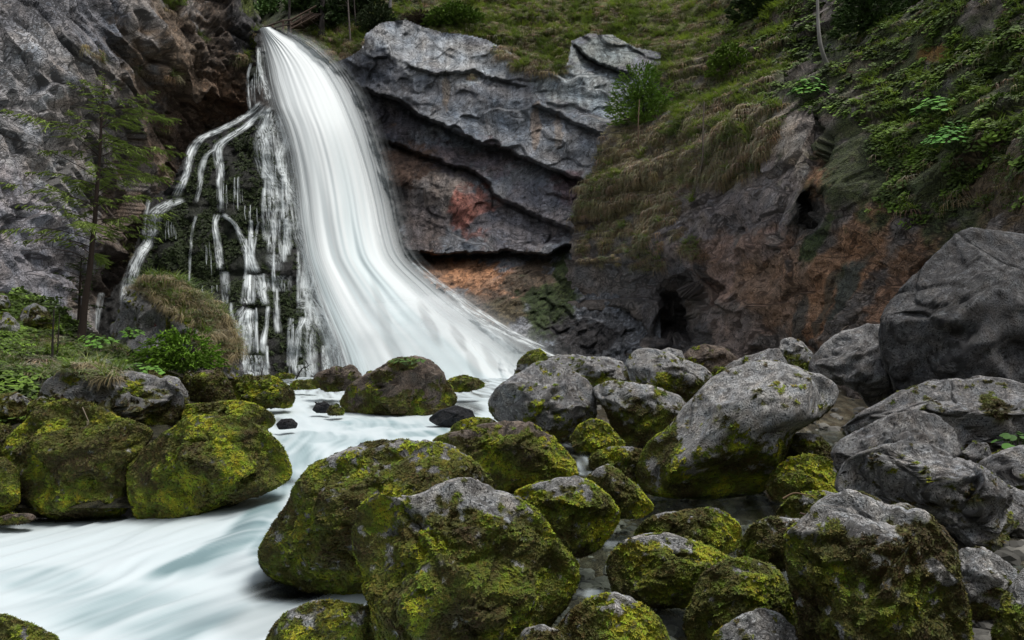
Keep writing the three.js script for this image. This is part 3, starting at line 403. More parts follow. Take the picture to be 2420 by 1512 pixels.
{
  const soft = (u, v, x, y) => fbm(u * 3, v * 1.5, 3, 3);
  sheet('main_curtain', mainRows, 230, 330, (u, v, x, y) => 0.22 + 0.5 * Math.sin(Math.PI * u) * (1 - 0.5 * v) + 0.03 * n3(u * 14, v * 1.5, 3) + sst(0.35, 0.6, v) * 0.12 * n3(u * 5, v * 3, 3), (u, v, x, y) => {
    const s = strands(u, v, 380, 2), eR = sst(1.0, 0.7, u + 0.05 * (s - 0.5)), eL = sst(0.0, lerp(0.3, 0.22, v), u + 0.12 * (threads(u, v * 5, 420, 77) - 0.35));
    return eR * eL * (1 - blob(x + 12 * (s - 0.5), y, thin) * (1.15 - 0.5 * s)) * (0.98 + 0.09 * s);
  }, (u, v, x, y) => { const s = strands(u, v * 0.5, 90, 21), k = 0.74 - 0.07 * sst(0.6, 0.2, s) * sst(0.25, 0.7, v), b = 0.1 * sst(0.2, 0.8, v) * sst(0.6, 0.2, s); return [k * (0.93 - b), k * (0.985 - 0.2 * b), k * 1.0]; }, smoothMound);
  // loose spray thrown off the outer side
  sheet('spray_veil', mainRows.map(([a, b, c, d]) => [lerp(a, c, 0.72), lerp(b, d, 0.72), c + 26, d - 14]), 60, 200, (u, v) => 0.55 + 0.1 * n3(u * 12, v * 2, 9), (u, v) => { const s = strands(u, v, 130, 31); return 0.55 * sst(1, 0.1, u + 0.25 * (s - 0.5)) * sst(0, 0.4, u) * (0.6 + 0.6 * s) * sst(0.98, 0.8, v) * sst(0, 0.15, v); }, () => [0.68, 0.73, 0.75], smoothMound);
  // drifting spray where the fall strikes the rock and the pool
  for (let q = 0; q < 3; q++) sheet('spray', [[770, 640 + q * 40, 1010, 610 + q * 50], [760, 740, 1120, 690], [740, 830, 1270, 770], [720, 915, 1460, 860]], 60, 60, () => 0.9 + 0.7 * q, (u, v, x, y) => 0.34 * Math.sin(Math.PI * u) ** 1.5 * Math.sin(Math.PI * clamp(v, 0, 1)) ** 1.3 * clamp(0.6 + 1.1 * fbm(u * 2.2 + q * 5, v * 2.2, q, 3), 0, 1), () => [0.72, 0.76, 0.78], moundBase);
  // stepped apron at the foot
  sheet('apron', [[700, 535, 770, 560], [706, 600, 800, 610], [720, 650, 830, 650], [736, 700, 870, 690], [756, 750, 900, 730], [780, 800, 960, 790], [800, 850, 1060, 850], [800, 900, 1150, 905]], 150, 240, (u, v, x, y) => 0.18 + 0.12 * n3(u * 9, v * 3, 2), (u, v, x, y) => {
    const s = threads(u, v * 6, 230, 51), step = 0.5 + 0.5 * n3(x * 0.03, y * 0.045, 4); return sst(0, 0.35, u + 0.15 * (s - 0.4)) * sst(1, 0.75, u) * sst(0, 0.1, v) * (0.5 + 0.3 * step + 0.35 * s);
  }, (u, v) => [0.66, 0.71, 0.73], runDepth);
}
// side streams: [x, y, width] along the run, opacity
function run(name, pts, alpha, seed, off = 0.1) {
  const c = new THREE.CatmullRomCurve3(pts.map((p) => V(p[0], p[1], p[2])), false, 'centripetal'), len = c.getLength(), nv = Math.max(8, Math.ceil(len / 3)), q = c.getSpacedPoints(nv), wMax = Math.max(...pts.map((p) => p[2])), nu = Math.max(3, Math.ceil(wMax / 2.2));
  const pos = [], col = [], idx = [], P = V();
  q.forEach((p, j) => {
    const a = q[Math.max(0, j - 1)], b = q[Math.min(nv, j + 1)], tx = b.x - a.x, ty = b.y - a.y, L = Math.hypot(tx, ty) || 1, nx = -ty / L, ny = tx / L, v = j / nv, fall = Math.abs(ty) / L;
    for (let i = 0; i <= nu; i++) {
      const u = i / nu, o = (u - 0.5) * p.z * 1.1, sx = lerp(nx, Math.sign(nx || 1), 0.75 * fall), x = p.x + sx * o, y = p.y + ny * o * (1 - 0.75 * fall);
      at(x, y, runDepth(x, y) - off - 0.06 * Math.sin(Math.PI * u), P); pos.push(P.x, P.y, P.z);
      const th = threads(u + 0.12 * n3(v * len / 60, seed, 3), v * len / 60, wMax * 1.4, seed), uu = clamp(u + 0.18 * n3(v * len / 40, seed, 1) * Math.sin(Math.PI * u), 0, 1), e = Math.sin(Math.PI * uu) ** 1.3, al = alpha * e * clamp((wMax > 48 ? -0.06 : 0.1) + 1.75 * th + 0.15 * n3(v * len / 90, seed + 3, u), 0, 1) * sst(0, 0.05, v) * sst(1, 0.9, v);
      col.push(0.8, 0.86, 0.88, clamp(al, 0, 1));
      if (i < nu && j < nv) { const k = j * (nu + 1) + i; idx.push(k, k + nu + 1, k + 1, k + 1, k + nu + 1, k + nu + 2); }
    }
  });
  const g = new THREE.BufferGeometry(); g.setAttribute('position', new THREE.Float32BufferAttribute(pos, 3)); g.setAttribute('color', new THREE.Float32BufferAttribute(col, 4)); g.setIndex(idx); g.computeVertexNormals();
  const m = meshOf(name, g, M.water); waterfall.add(m); return m;
}
const runs = [
  [[[622, 240, 22], [591, 268, 20], [557, 288, 18], [520, 307, 18], [486, 321, 20], [466, 336, 26], [452, 360, 26], [446, 385, 22], [440, 412, 20], [428, 440, 24], [414, 470, 30]], 1],
  [[[438, 470, 14], [398, 484, 30], [368, 506, 40], [362, 540, 34], [352, 572, 30], [330, 602, 32], [316, 634, 34], [302, 680, 34], [292, 725, 26]], 0.9],
  [[[640, 250, 26], [607, 278, 24], [574, 304, 20], [540, 326, 22], [518, 344, 26], [514, 365, 24], [520, 395, 24], [521, 440, 20], [521, 505, 18]], 1],
  [[[512, 350, 12], [488, 368, 16], [476, 400, 18], [472, 440, 14], [462, 480, 12]], 0.7],
  [[[516, 505, 24], [508, 528, 16], [512, 560, 20], [518, 600, 22], [522, 640, 18]], 0.8],
  [[[524, 505, 18], [553, 528, 13], [572, 566, 18], [586, 600, 26], [602, 648, 36]], 0.95],
  [[[640, 255, 40], [626, 300, 44], [622, 340, 50], [620, 372, 44], [630, 405, 42], [645, 440, 36], [645, 500, 34], [644, 545, 30], [641, 605, 26]], 0.85],
  [[[664, 262, 36], [668, 300, 34], [672, 340, 36], [664, 375, 34], [674, 422, 30], [688, 456, 30], [706, 490, 28], [716, 540, 26]], 0.85],
  [[[690, 270, 34], [712, 320, 30], [722, 370, 26], [730, 430, 22], [736, 500, 22]], 0.6],
  [[[650, 262, 60], [646, 300, 70], [650, 350, 76], [655, 400, 80], [668, 450, 84], [680, 500, 84], [690, 560, 70]], 0.45], [[[680, 280, 60], [700, 340, 60], [712, 420, 60], [722, 500, 60]], 0.55],
  [[[708, 470, 30], [714, 510, 34], [710, 545, 44], [719, 585, 40], [734, 619, 44], [742, 650, 52], [740, 700, 56], [756, 730, 50], [774, 760, 46], [792, 804, 50], [806, 850, 50], [800, 885, 60]], 0.95],
  [[[590, 648, 30], [588, 690, 36], [586, 720, 42]], 1], [[[586, 726, 50], [572, 745, 54], [562, 780, 46], [560, 830, 40]], 0.85], [[[584, 730, 40], [584, 770, 44], [580, 838, 46]], 0.85], [[[634, 722, 12], [629, 770, 13], [622, 811, 20], [624, 838, 26]], 0.9],
  [[[603, 838, 62], [603, 860, 66], [604, 892, 70]], 0.9], [[[610, 648, 40], [618, 670, 44], [622, 700, 30], [630, 722, 20]], 0.6], [[[660, 650, 60], [660, 672, 60], [664, 690, 50]], 0.4], [[[722, 748, 30], [704, 784, 18], [700, 838, 14], [696, 888, 14]], 0.8], [[[722, 748, 40], [730, 790, 40], [735, 850, 36], [736, 888, 34]], 0.45],
  [[[464, 508, 9], [456, 540, 8], [450, 602, 8], [447, 670, 7]], 0.7], [[[685, 750, 12], [682, 790, 9], [681, 830, 6]], 0.6], [[[240, 690, 18], [232, 730, 20], [224, 785, 18]], 0.8], [[[352, 470, 12], [344, 510, 12], [338, 560, 12]], 0.5], [[[594, 148, 9], [587, 170, 8], [586, 210, 9], [590, 262, 9]], 0.65], [[[614, 110, 14], [613, 150, 16], [626, 200, 22], [634, 240, 22]], 0.8],
  [[[700, 720, 60], [730, 722, 50], [748, 742, 44], [762, 790, 36]], 0.5], [[[530, 640, 24], [533, 670, 24], [534, 720, 20]], 0.5], [[[555, 760, 14], [548, 790, 12]], 0.5], [[[648, 600, 44], [650, 640, 40]], 0.4], [[[596, 600, 12], [604, 560, 10], [612, 520, 8]], 0.5], [[[720, 860, 50], [730, 892, 50]], 0.7],
  [[[968, 618, 14], [1010, 655, 16], [1060, 692, 18], [1110, 735, 20], [1160, 765, 22]], 0.85], [[[985, 622, 8], [1040, 668, 10], [1100, 712, 12], [1160, 752, 12], [1220, 790, 12], [1300, 826, 8]], 0.8], [[[1150, 765, 16], [1220, 800, 18], [1300, 838, 16], [1340, 856, 8]], 0.8], [[[1030, 690, 20], [1090, 740, 24], [1150, 780, 30], [1200, 815, 34]], 0.8],
];
{ const r = rngOf(407); // fine threads between the ledges
  for (let k = 0; k < 60; k++) { const y0 = 300 + 540 * r(), l = lerp(470 - (y0 - 300) * 0.35, 600, sst(300, 420, y0) * 0.0), x = lerp(lerp(600, 545, sst(300, 650, y0)), lerp(735, 800, sst(300, 850, y0)), r()), h = 40 + 90 * r(), w = 5 + 9 * r(); runs.push([[[x, y0, w], [x + 3 * (r() - 0.5), y0 + h * 0.5, w * 1.3], [x + 8 * (r() - 0.3), Math.min(893, y0 + h), w * 1.5]], 0.45 + 0.45 * r()]); }
  for (let k = 0; k < 14; k++) { const y0 = 540 + 330 * r(), x = lerp(690 + (y0 - 540) * 0.2, 780 + (y0 - 540) * 0.25, r()), h = 40 + 60 * r(), w = 14 + 20 * r(); runs.push([[[x, y0, w * 0.7], [x + 3, y0 + h * 0.4, w], [x + 10 * r(), Math.min(895, y0 + h), w * 1.3]], 0.5 + 0.4 * r()]); } }
runs.forEach(([p, a], k) => run('side_stream', p, a, k * 3.7 + 1));
{ // threads of dripping water below the ledges
  const r = rngOf(91);
  for (const [x0, x1, y0, y1, n] of [[530, 580, 415, 500, 14], [600, 618, 150, 250, 8], [585, 600, 180, 250, 6], [560, 640, 480, 530, 10], [600, 690, 655, 690, 14], [480, 500, 560, 660, 5], [640, 700, 380, 470, 8], [565, 640, 845, 890, 10], [470, 540, 670, 700, 6], [700, 780, 860, 895, 8], [385, 420, 520, 570, 10]]) for (let i = 0; i < n; i++) { const x = lerp(x0, x1, r()), y = lerp(y0, y1, r() * 0.4), e = lerp(y + 15, y1, r()); run('side_stream', [[x, y, 3], [x + r() * 2 - 1, (y + e) / 2, 3.5], [x + r() * 2, e, 2.5]], 0.35 + 0.4 * r(), i * 5 + x0); }
}

// ------------------------------------------------------------------ boulders
const cubeSphere = new Map();
function sphereGrid(n) { // unit directions and triangles of a cube blown up to a ball
  if (cubeSphere.has(n)) return cubeSphere.get(n);
  const key = new Map(), dirs = [], idx = [], vert = (x, y, z) => { const k = x + ',' + y + ',' + z; if (!key.has(k)) { key.set(k, dirs.length); const t = (v) => Math.tan(v / n * Math.PI / 2 - Math.PI / 4); dirs.push(V(x === 0 || x === n ? (x ? 1 : -1) : t(x), y === 0 || y === n ? (y ? 1 : -1) : t(y), z === 0 || z === n ? (z ? 1 : -1) : t(z)).normalize()); } return key.get(k); };
  for (let i = 0; i < n; i++) for (let j = 0; j < n; j++) for (const [f, flip] of [[(a, b) => [a, b, n], 0], [(a, b) => [a, b, 0], 1], [(a, b) => [n, a, b], 0], [(a, b) => [0, a, b], 1], [(a, b) => [b, n, a], 0], [(a, b) => [b, 0, a], 1]]) {
    const [p, q, r, s] = [[i, j], [i + 1, j], [i + 1, j + 1], [i, j + 1]].map(([a, b]) => vert(...f(a, b))); flip ? idx.push(p, r, q, p, s, r) : idx.push(p, q, r, p, r, s);
  }
  const o = { dirs, idx }; cubeSphere.set(n, o); return o;
}
const ROCK = {
  grey: [[0.31, 0.305, 0.31], [0.56, 0.55, 0.54], [0.12, 0.112, 0.114]],
  pale: [[0.42, 0.415, 0.415], [0.66, 0.65, 0.63], [0.16, 0.155, 0.155]],
  dark: [[0.12, 0.118, 0.125], [0.28, 0.28, 0.28], [0.05, 0.046, 0.046]],
  brown: [[0.17, 0.128, 0.1], [0.33, 0.27, 0.225], [0.065, 0.046, 0.036]],
  wet: [[0.02, 0.021, 0.026], [0.05, 0.05, 0.06], [0.012, 0.012, 0.013]],
};
const mossGeo = (() => { // one tuft of feathery fronds
  const b = new Buf(), r = rngOf(4);
  for (let k = 0; k < 9; k++) {
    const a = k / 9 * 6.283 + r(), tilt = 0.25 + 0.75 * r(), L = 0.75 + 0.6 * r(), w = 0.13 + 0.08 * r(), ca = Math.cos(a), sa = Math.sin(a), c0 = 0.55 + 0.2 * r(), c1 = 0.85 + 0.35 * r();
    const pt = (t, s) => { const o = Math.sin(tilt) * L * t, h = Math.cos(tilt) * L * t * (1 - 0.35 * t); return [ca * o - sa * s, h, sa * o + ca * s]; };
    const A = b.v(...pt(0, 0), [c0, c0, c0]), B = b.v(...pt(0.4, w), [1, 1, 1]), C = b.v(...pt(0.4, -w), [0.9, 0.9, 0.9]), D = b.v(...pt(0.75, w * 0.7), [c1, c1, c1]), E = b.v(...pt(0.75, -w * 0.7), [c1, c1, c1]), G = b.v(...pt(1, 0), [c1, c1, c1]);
    b.tri(A, B, C); b.tri(B, D, C); b.tri(C, D, E); b.tri(D, G, E);
  }
  return b.geo();
})();
const Yax = V(0, 1, 0), Q = new THREE.Quaternion(), Q2 = new THREE.Quaternion(), M4 = new THREE.Matrix4();
function instanced(name, geo, mat, list, parent) { // list: [P, up, turn, scale, colour]
  const m = lit(new THREE.InstancedMesh(geo, mat, Math.max(1, list.length))), c = new THREE.Color(), s = V(); m.name = name; m.userData.kind = 'stuff'; m.count = list.length;
  list.forEach(([p, up, turn, k, col], i) => { Q.setFromUnitVectors(Yax, up); Q.multiply(Q2.setFromAxisAngle(Yax, turn)); M4.compose(p, Q, Array.isArray(k) ? s.set(...k) : s.set(k, k, k)); m.setMatrixAt(i, M4); m.setColorAt(i, c.setRGB(col[0], col[1], col[2])); });
  parent.add(m); return m;
}
function sampleGeo(geo, density, r, accept) { // random points on a mesh, density per square metre
  const p = geo.attributes.position, ix = geo.index.array, a = V(), b = V(), c = V(), e = V(), f = V(), out = [];
  for (let t = 0; t < ix.length; t += 3) {
    a.fromBufferAttribute(p, ix[t]); b.fromBufferAttribute(p, ix[t + 1]); c.fromBufferAttribute(p, ix[t + 2]); e.subVectors(b, a); f.subVectors(c, a);
    const n = V().crossVectors(e, f), area = n.length() / 2; if (!area) continue; n.normalize(); let k = area * density; k = Math.floor(k) + (r() < k % 1 ? 1 : 0);
    for (let q = 0; q < k; q++) { let u = r(), v = r(); if (u + v > 1) { u = 1 - u; v = 1 - v; } const P = V(a.x + e.x * u + f.x * v, a.y + e.y * u + f.y * v, a.z + e.z * u + f.z * v), w = accept(P, n, ix[t]); if (w) out.push([P, n, w]); }
  }
  return out;
}
const mossBright = [0.33, 0.35, 0.016], mossGreen = [0.135, 0.172, 0.011], mossOlive = [0.085, 0.082, 0.012], mossBrown = [0.058, 0.044, 0.013], mossRust = [0.095, 0.065, 0.013];
function mossColour(P, seed, tone, r) {
  const a = fbm(P.x * 1.5 + seed, P.y * 1.5, P.z * 1.5, 3), b = fbm(P.x * 6 + 31, P.y * 6 + seed, P.z * 6, 3), k = 1.3 * a + 0.3 * b + tone + 0.06;
  let c; if (k < -0.1) c = mossBrown.map((v, i) => lerp(v, mossOlive[i], clamp((k + 0.5) / 0.4, 0, 1))); else if (k < 0.25) c = mossOlive.map((v, i) => lerp(v, mossGreen[i], (k + 0.1) / 0.35)); else c = mossGreen.map((v, i) => lerp(v, mossBright[i], clamp((k - 0.25) / 0.4, 0, 1)));
  const ru = sst(0.35, 0.8, n3(P.x * 1.3 + 5, P.y * 1.3 + seed, P.z * 1.3)); c = c.map((v, i) => lerp(v, mossRust[i], 0.5 * ru));
  return c.map((v) => v * (0.85 + 0.4 * r()));
}
let seedAt = 100;
function boulder(label, flat, d, o = {}) {
  const seed = seedAt++, r = rngOf(seed), pts = pairs(flat), type = ROCK[o.rock ?? 'grey'];
  let cx = 0, cy = 0, area = 0; pts.forEach(([x, y], i) => { const [p, q] = pts[(i + 1) % pts.length], k = x * q - p * y; area += k; cx += (x + p) * k; cy += (y + q) * k; }); cx /= 3 * area; cy /= 3 * area;
  const yTop = Math.min(...pts.map((p) => p[1])), yBot = Math.max(...pts.map((p) => p[1]));
  const NA = 180, R0 = []; // outline as distance from the middle, by angle
  for (let k = 0; k < NA; k++) { const th = k / NA * 6.28318, dx = Math.cos(th), dy = Math.sin(th); let best = 1; pts.forEach(([x, y], i) => { const [p, q] = pts[(i + 1) % pts.length], ex = p - x, ey = q - y, den = dx * ey - dy * ex; if (Math.abs(den) < 1e-9) return; const t = ((x - cx) * ey - (y - cy) * ex) / den, s = ((x - cx) * dy - (y - cy) * dx) / den; if (t > 0 && s >= 0 && s <= 1) best = Math.max(best, t); }); R0.push(best); }
  const RR = R0.map((_, k) => { let s = 0, w = 0; for (let j = -3; j <= 3; j++) { const q = 4 - Math.abs(j); s += q * R0[(k + j + NA) % NA]; w += q; } return s / w; });
  const rad = (th) => { const f = ((th / 6.28318 + 2) % 1) * NA, i = Math.floor(f), t = f - i; return lerp(RR[i % NA], RR[(i + 1) % NA], t); };
  const mean = RR.reduce((a, b) => a + b) / NA, scale = d / F, T = mean * scale * (o.thick ?? 0.85), dc = d + 0.35 * T;
  const n = o.n ?? clamp(Math.round(mean * 0.3), 26, 66), { dirs, idx } = sphereGrid(n), C = at(cx, cy, dc), ef = C.clone().sub(EYE).normalize(), K = V(), pw = o.round ?? 0.74, size = mean * scale;
  const planes = []; for (let k = 0; k < (o.facets ?? 14); k++) planes.push([V(r() * 2 - 1, r() * 1.7 - 0.6, 0.25 + r()).normalize(), 0, 0.66 + 0.26 * r()]);
  const pos = new Float32Array(dirs.length * 3), col = new Float32Array(dirs.length * 3), mask = new Float32Array(dirs.length), off = V(), P = V();
  const relief = (o.relief ?? 1) * size, raw = dirs.map((v) => {
    const cphi = Math.hypot(v.x, v.y), th = Math.atan2(-v.y, v.x), Rk = rad(th) * Math.pow(cphi, pw), px = cx + Math.cos(th) * Rk, py = cy + Math.sin(th) * Rk;
    at(px, py, dc, K); return K.clone().addScaledVector(ef, -T * Math.sign(v.z) * Math.pow(Math.abs(v.z), pw) * (v.z < 0 ? 0.8 : 1)).sub(C);
  });
  for (const pl of planes) { let h = 0; for (const q of raw) h = Math.max(h, q.dot(pl[0])); pl[1] = h * pl[2]; }
  dirs.forEach((v, i) => {
    off.copy(raw[i]); P.addVectors(C, off);
    for (const [nn, h] of planes) { const e = off.dot(nn) - h; if (e > 0) off.addScaledVector(nn, -e * (0.12 + 0.86 * sst(0.08, 0.5, Math.abs(v.z)))); }
    const L = off.length() || 1, q = 1 / size, x = P.x * q, y = P.y * q, z = P.z * q, edge = 0.35 + 0.65 * Math.abs(v.z);
    let dn = edge * (0.15 * fbm(x * 0.8 + seed, y * 0.8, z * 0.8, 2) + 0.02 * ridge(x * 1.5 + seed, y * 1.9, z * 1.5, 3)) + 0.02 * fbm(x * 3.4, y * 3.4 + seed, z * 3.4, 4);
    const ww = 0.35 * n3(x * 1.5, y * 1.5, z * 1.5 + seed); dn += edge * (o.chip ?? 1) * (0.15 * facet(x * 1.3 + seed + ww, y * 1.5 + ww, z * 1.3, 5) + 0.07 * facet(x * 2.8 + seed + ww, y * 3.2, z * 2.8 + ww, 12) + 0.03 * facet(x * 7 + seed, y * 8, z * 7, 18));
    dn -= 0.05 * sst(0.06, 0.0, Math.abs(n3(x * 0.8 + seed * 1.7, y * 1.1, z * 0.8))) * (o.crack ?? 0.5);
    off.multiplyScalar(1 + dn * relief / L); P.addVectors(C, off); P.toArray(pos, i * 3);
  });
  const g = new THREE.BufferGeometry(); g.setAttribute('position', new THREE.BufferAttribute(pos, 3)); g.setIndex(idx); g.computeVertexNormals();
  for (let i = 0; i < dirs.length; i++) {
    P.fromArray(pos, i * 3); const [px, py] = seenAt(P), hn = (yBot - py) / (yBot - yTop);
    const w1 = fbm(P.x * 1.4 / Math.sqrt(size) + seed, P.y * 1.4 / Math.sqrt(size), P.z * 1.4 / Math.sqrt(size), 4), w2 = fbm(P.x * 6, P.y * 6 + seed, P.z * 6, 3);
    let m; const mo = o.moss ?? 'full';
    if (mo === 'none') m = 0; else if (mo === 'low') m = sst(-0.1, 0.1, (o.line ?? 0.35) - hn + w1 * 0.55 + w2 * 0.4);
    else m = 1 - sst(-0.08, 0.08, hn - (o.crest ?? 0.86) + w1 * 0.5 + w2 * 0.4);
    if (o.bare) m *= 1 - sst(0.35, 0.6, blob(px + 60 * w1, py + 60 * w1, o.bare) + w2 * 0.7); if (o.mossy) m = Math.max(m, sst(0.3, 0.6, blob(px, py, o.mossy) + w2 * 0.6 + w1 * 0.4));
    if (mo === 'full') m *= 1 - sst(0.38, 0.46, w2 + (o.spots ?? 0)); else if (mo === 'low') m = Math.max(m, sst(0.3, 0.42, w1 * 0.7 + w2 - (0.12 - (o.spots ?? 0))) * 0.9);
    mask[i] = m;
    const l = sst(0.02, 0.3, w1 * 0.6 + fbm(P.x * 9, P.y * 9, P.z * 9 + seed, 3)), k = sst(0.1, 0.42, fbm(P.x * 4 + 7, P.y * 4, P.z * 4 + seed, 4)), turf = [0.16, 0.17, 0.02];
    for (let c = 0; c < 3; c++) { let v = lerp(type[0][c], type[1][c], l * (o.lichen ?? 0.6)); v = lerp(v, type[2][c], k * 0.75); col[i * 3 + c] = lerp(v, turf[c], m * 0.95); }
  }
  if (o.paint) for (let i = 0; i < dirs.length; i++) { P.fromArray(pos, i * 3); const [px, py] = seenAt(P); if (dirs[i].z > 0 && blob(px + 2 * n3(P.x * 20, P.y * 20, P.z), py, o.paint) > 0.5 && n3(P.x * 14, P.y * 9, 2) > -0.15) col.set([0.4, 0.04, 0.05], i * 3); }
  g.setAttribute('color', new THREE.BufferAttribute(col, 3)); boxUV(g, o.uv ?? clamp(0.7 + 0.06 * d, 0.9, 2));
  const rock = meshOf('rock_face', g, M.boulder), root = new THREE.Group(); root.name = o.name ?? 'boulder';
  const box = new THREE.Box3().setFromBufferAttribute(g.attributes.position), base = V((box.min.x + box.max.x) / 2, box.min.y, (box.min.z + box.max.z) / 2);
  g.translate(-base.x, -base.y, -base.z); root.position.copy(base); root.add(rock);
  tag(root, label, o.category ?? 'boulder', o.group);
  if ((o.moss ?? 'full') !== 'none' && d < 24) {
    const s = (o.tuft ?? 1) * (0.0095 + 0.002 * d), list = sampleGeo(g, 1.15 / (s * s), r, (p, nn, i) => { const w = p.clone().add(base); return mask[i] > 0.35 + 0.3 * r() && nn.dot(V().subVectors(EYE, w).normalize()) > -0.35 && seenAt(w)[1] < 1580; });
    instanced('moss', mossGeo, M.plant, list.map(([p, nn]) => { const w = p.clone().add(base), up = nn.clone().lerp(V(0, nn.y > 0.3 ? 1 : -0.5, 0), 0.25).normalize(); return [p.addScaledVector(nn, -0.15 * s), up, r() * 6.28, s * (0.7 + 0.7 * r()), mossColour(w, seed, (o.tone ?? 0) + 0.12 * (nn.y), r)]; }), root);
  }
  root.userData.size = size; return { root, g, base, mask, seed, size };
}
pebbleField();
const B = (label, flat, d, o) => boulder(label, flat, d, o);
// in and around the near pools
const bMain = B('large rounded mossy boulder with a white bare crest between two channels', [833, 1240, 845, 1205, 880, 1175, 915, 1168, 960, 1184, 1010, 1180, 1050, 1152, 1110, 1144, 1160, 1155, 1215, 1172, 1260, 1205, 1300, 1260, 1340, 1310, 1370, 1350, 1371, 1390, 1335, 1440, 1290, 1490, 1230, 1570, 1050, 1620, 920, 1590, 885, 1440, 868, 1370, 838, 1300], 5.2, { crest: 0.93, rock: 'pale', bare: [[1130, 1165, 90, 34, 1, 0.25], [940, 1182, 60, 14], [985, 1365, 14, 12]], tone: 0.02, mossy: [[1290, 1320, 60, 90]], spots: -0.04 });
B('broad dark mossy boulder with scattered pale flakes beside the white chute', [597, 1320, 615, 1275, 660, 1200, 690, 1140, 722, 1108, 780, 1080, 850, 1060, 905, 1042, 960, 1040, 1040, 1060, 1090, 1080, 1130, 1110, 1168, 1165, 1165, 1260, 1020, 1420, 860, 1410, 780, 1400, 700, 1385, 640, 1365], 6.7, { crest: 0.97, spots: 0.06, bare: [[960, 1055, 40, 12, 0.8], [1040, 1100, 90, 30, 0.45]], tone: -0.05 });
B('rounded green mossy boulder with a brown crest beside the little cascade', [1010, 1045, 1050, 1025, 1100, 1018, 1160, 1000, 1215, 997, 1260, 1010, 1310, 1035, 1345, 1070, 1366, 1110, 1358, 1155, 1280, 1175, 1170, 1160, 1110, 1110, 1050, 1075], 9.3, { crest: 0.9, rock: 'brown', tone: 0.05 });
B('bright yellow-green mossy rock behind the rounded green boulder', [1058, 1030, 1075, 1000, 1120, 987, 1160, 988, 1182, 1005, 1185, 1040, 1120, 1060], 11, { crest: 1.1, tone: 0.4, name: 'rock', category: 'rock' });
B('grey speckled boulder with a mossy green skirt beside the white rapids', [1156, 950, 1172, 915, 1225, 880, 1270, 857, 1312, 855, 1352, 870, 1392, 900, 1416, 937, 1410, 985, 1375, 1045, 1290, 1055, 1230, 1020, 1165, 990], 12.8, { moss: 'low', line: 0.3, lichen: 0.75, tone: -0.05 });
B('pale topped boulder with a dark mossy front next to the speckled grey boulder', [1396, 918, 1440, 899, 1500, 904, 1560, 918, 1610, 938, 1626, 965, 1600, 1005, 1570, 1030, 1530, 1060, 1470, 1055, 1440, 990, 1418, 945], 12.6, { moss: 'low', line: 0.6, rock: 'pale', tone: -0.2 });
B('small bright mossy rock at the lip of the little cascade', [1347, 1035, 1370, 1002, 1400, 991, 1430, 998, 1478, 1048, 1462, 1068, 1360, 1064], 11.6, { crest: 1.2, tone: 0.25, name: 'rock', category: 'rock' });
B('huge pale grey boulder with a smooth bare top and yellow moss at its foot', [1503, 1135, 1508, 1080, 1540, 1035, 1580, 1014, 1620, 958, 1680, 898, 1740, 868, 1800, 850, 1860, 858, 1900, 880, 1962, 888, 2003, 915, 1985, 955, 1930, 990, 1872, 1020, 1852, 1070, 1830, 1120, 1800, 1165, 1700, 1180, 1600, 1172, 1530, 1160], 9.3, { moss: 'low', line: 0.37, rock: 'pale', tone: 0.12, lichen: 0.7, facets: 8, round: 0.8, chip: 0.45, relief: 0.8 });
B('brown mossy rock wedged under the huge pale boulder', [1838, 1095, 1850, 1036, 1890, 1023, 1940, 1028, 1968, 1060, 1965, 1110, 1850, 1110], 9.6, { crest: 0.95, tone: -0.3, name: 'rock', category: 'rock' });
B('bright green mossy hump at the edge of the brown pool', [1808, 1150, 1830, 1108, 1870, 1084, 1920, 1076, 1970, 1088, 1992, 1130, 1990, 1175, 1930, 1190, 1830, 1185], 9.0, { crest: 1.2, tone: 0.32, name: 'rock', category: 'rock' });
B('mossy boulder with two pale bare patches on its brow', [1203, 1168, 1250, 1150, 1320, 1130, 1365, 1128, 1405, 1140, 1440, 1170, 1462, 1210, 1448, 1260, 1415, 1300, 1360, 1320, 1320, 1270, 1270, 1200], 7.1, { crest: 0.93, rock: 'pale', tone: 0.3, bare: [[1345, 1140, 50, 14], [1260, 1152, 40, 8]] });
B('cone shaped mossy rock sloping into the brown pool', [1384, 1132, 1410, 1106, 1440, 1098, 1470, 1118, 1510, 1155, 1548, 1198, 1520, 1222, 1460, 1222, 1420, 1185], 8.2, { crest: 0.95, tone: 0.1, name: 'rock', category: 'rock' });
B('dark green mossy rock below the little cascade', [1388, 1105, 1400, 1075, 1440, 1057, 1490, 1053, 1530, 1068, 1530, 1115, 1500, 1145, 1460, 1130, 1420, 1115], 9.7, { crest: 1.0, tone: 0.0, name: 'rock', category: 'rock' });
B('low mossy rock with a few pale chips in the brown pool', [1495, 1270, 1520, 1235, 1560, 1212, 1640, 1205, 1690, 1198, 1722, 1215, 1747, 1242, 1757, 1285, 1700, 1315, 1560, 1315], 7.2, { crest: 0.93, tone: 0.05, name: 'rock', category: 'rock' });
B('long mossy boulder with a pale ridge beside the clear channel', [1433, 1345, 1445, 1303, 1480, 1280, 1540, 1261, 1590, 1261, 1640, 1278, 1700, 1298, 1742, 1322, 1735, 1390, 1650, 1435, 1540, 1430, 1450, 1405], 6.3, { crest: 0.92, rock: 'pale', tone: 0.1 });
B('dark mossy boulder with a bright yellow shoulder and white flakes', [1620, 1480, 1640, 1400, 1665, 1350, 1710, 1320, 1770, 1318, 1830, 1338, 1862, 1390, 1875, 1460, 1850, 1540, 1640, 1550], 5.5, { crest: 1.05, tone: 0.0, spots: 0.02, bare: [[1760, 1340, 40, 12, 0.8]], mossy: [[1790, 1380, 60, 40]] });
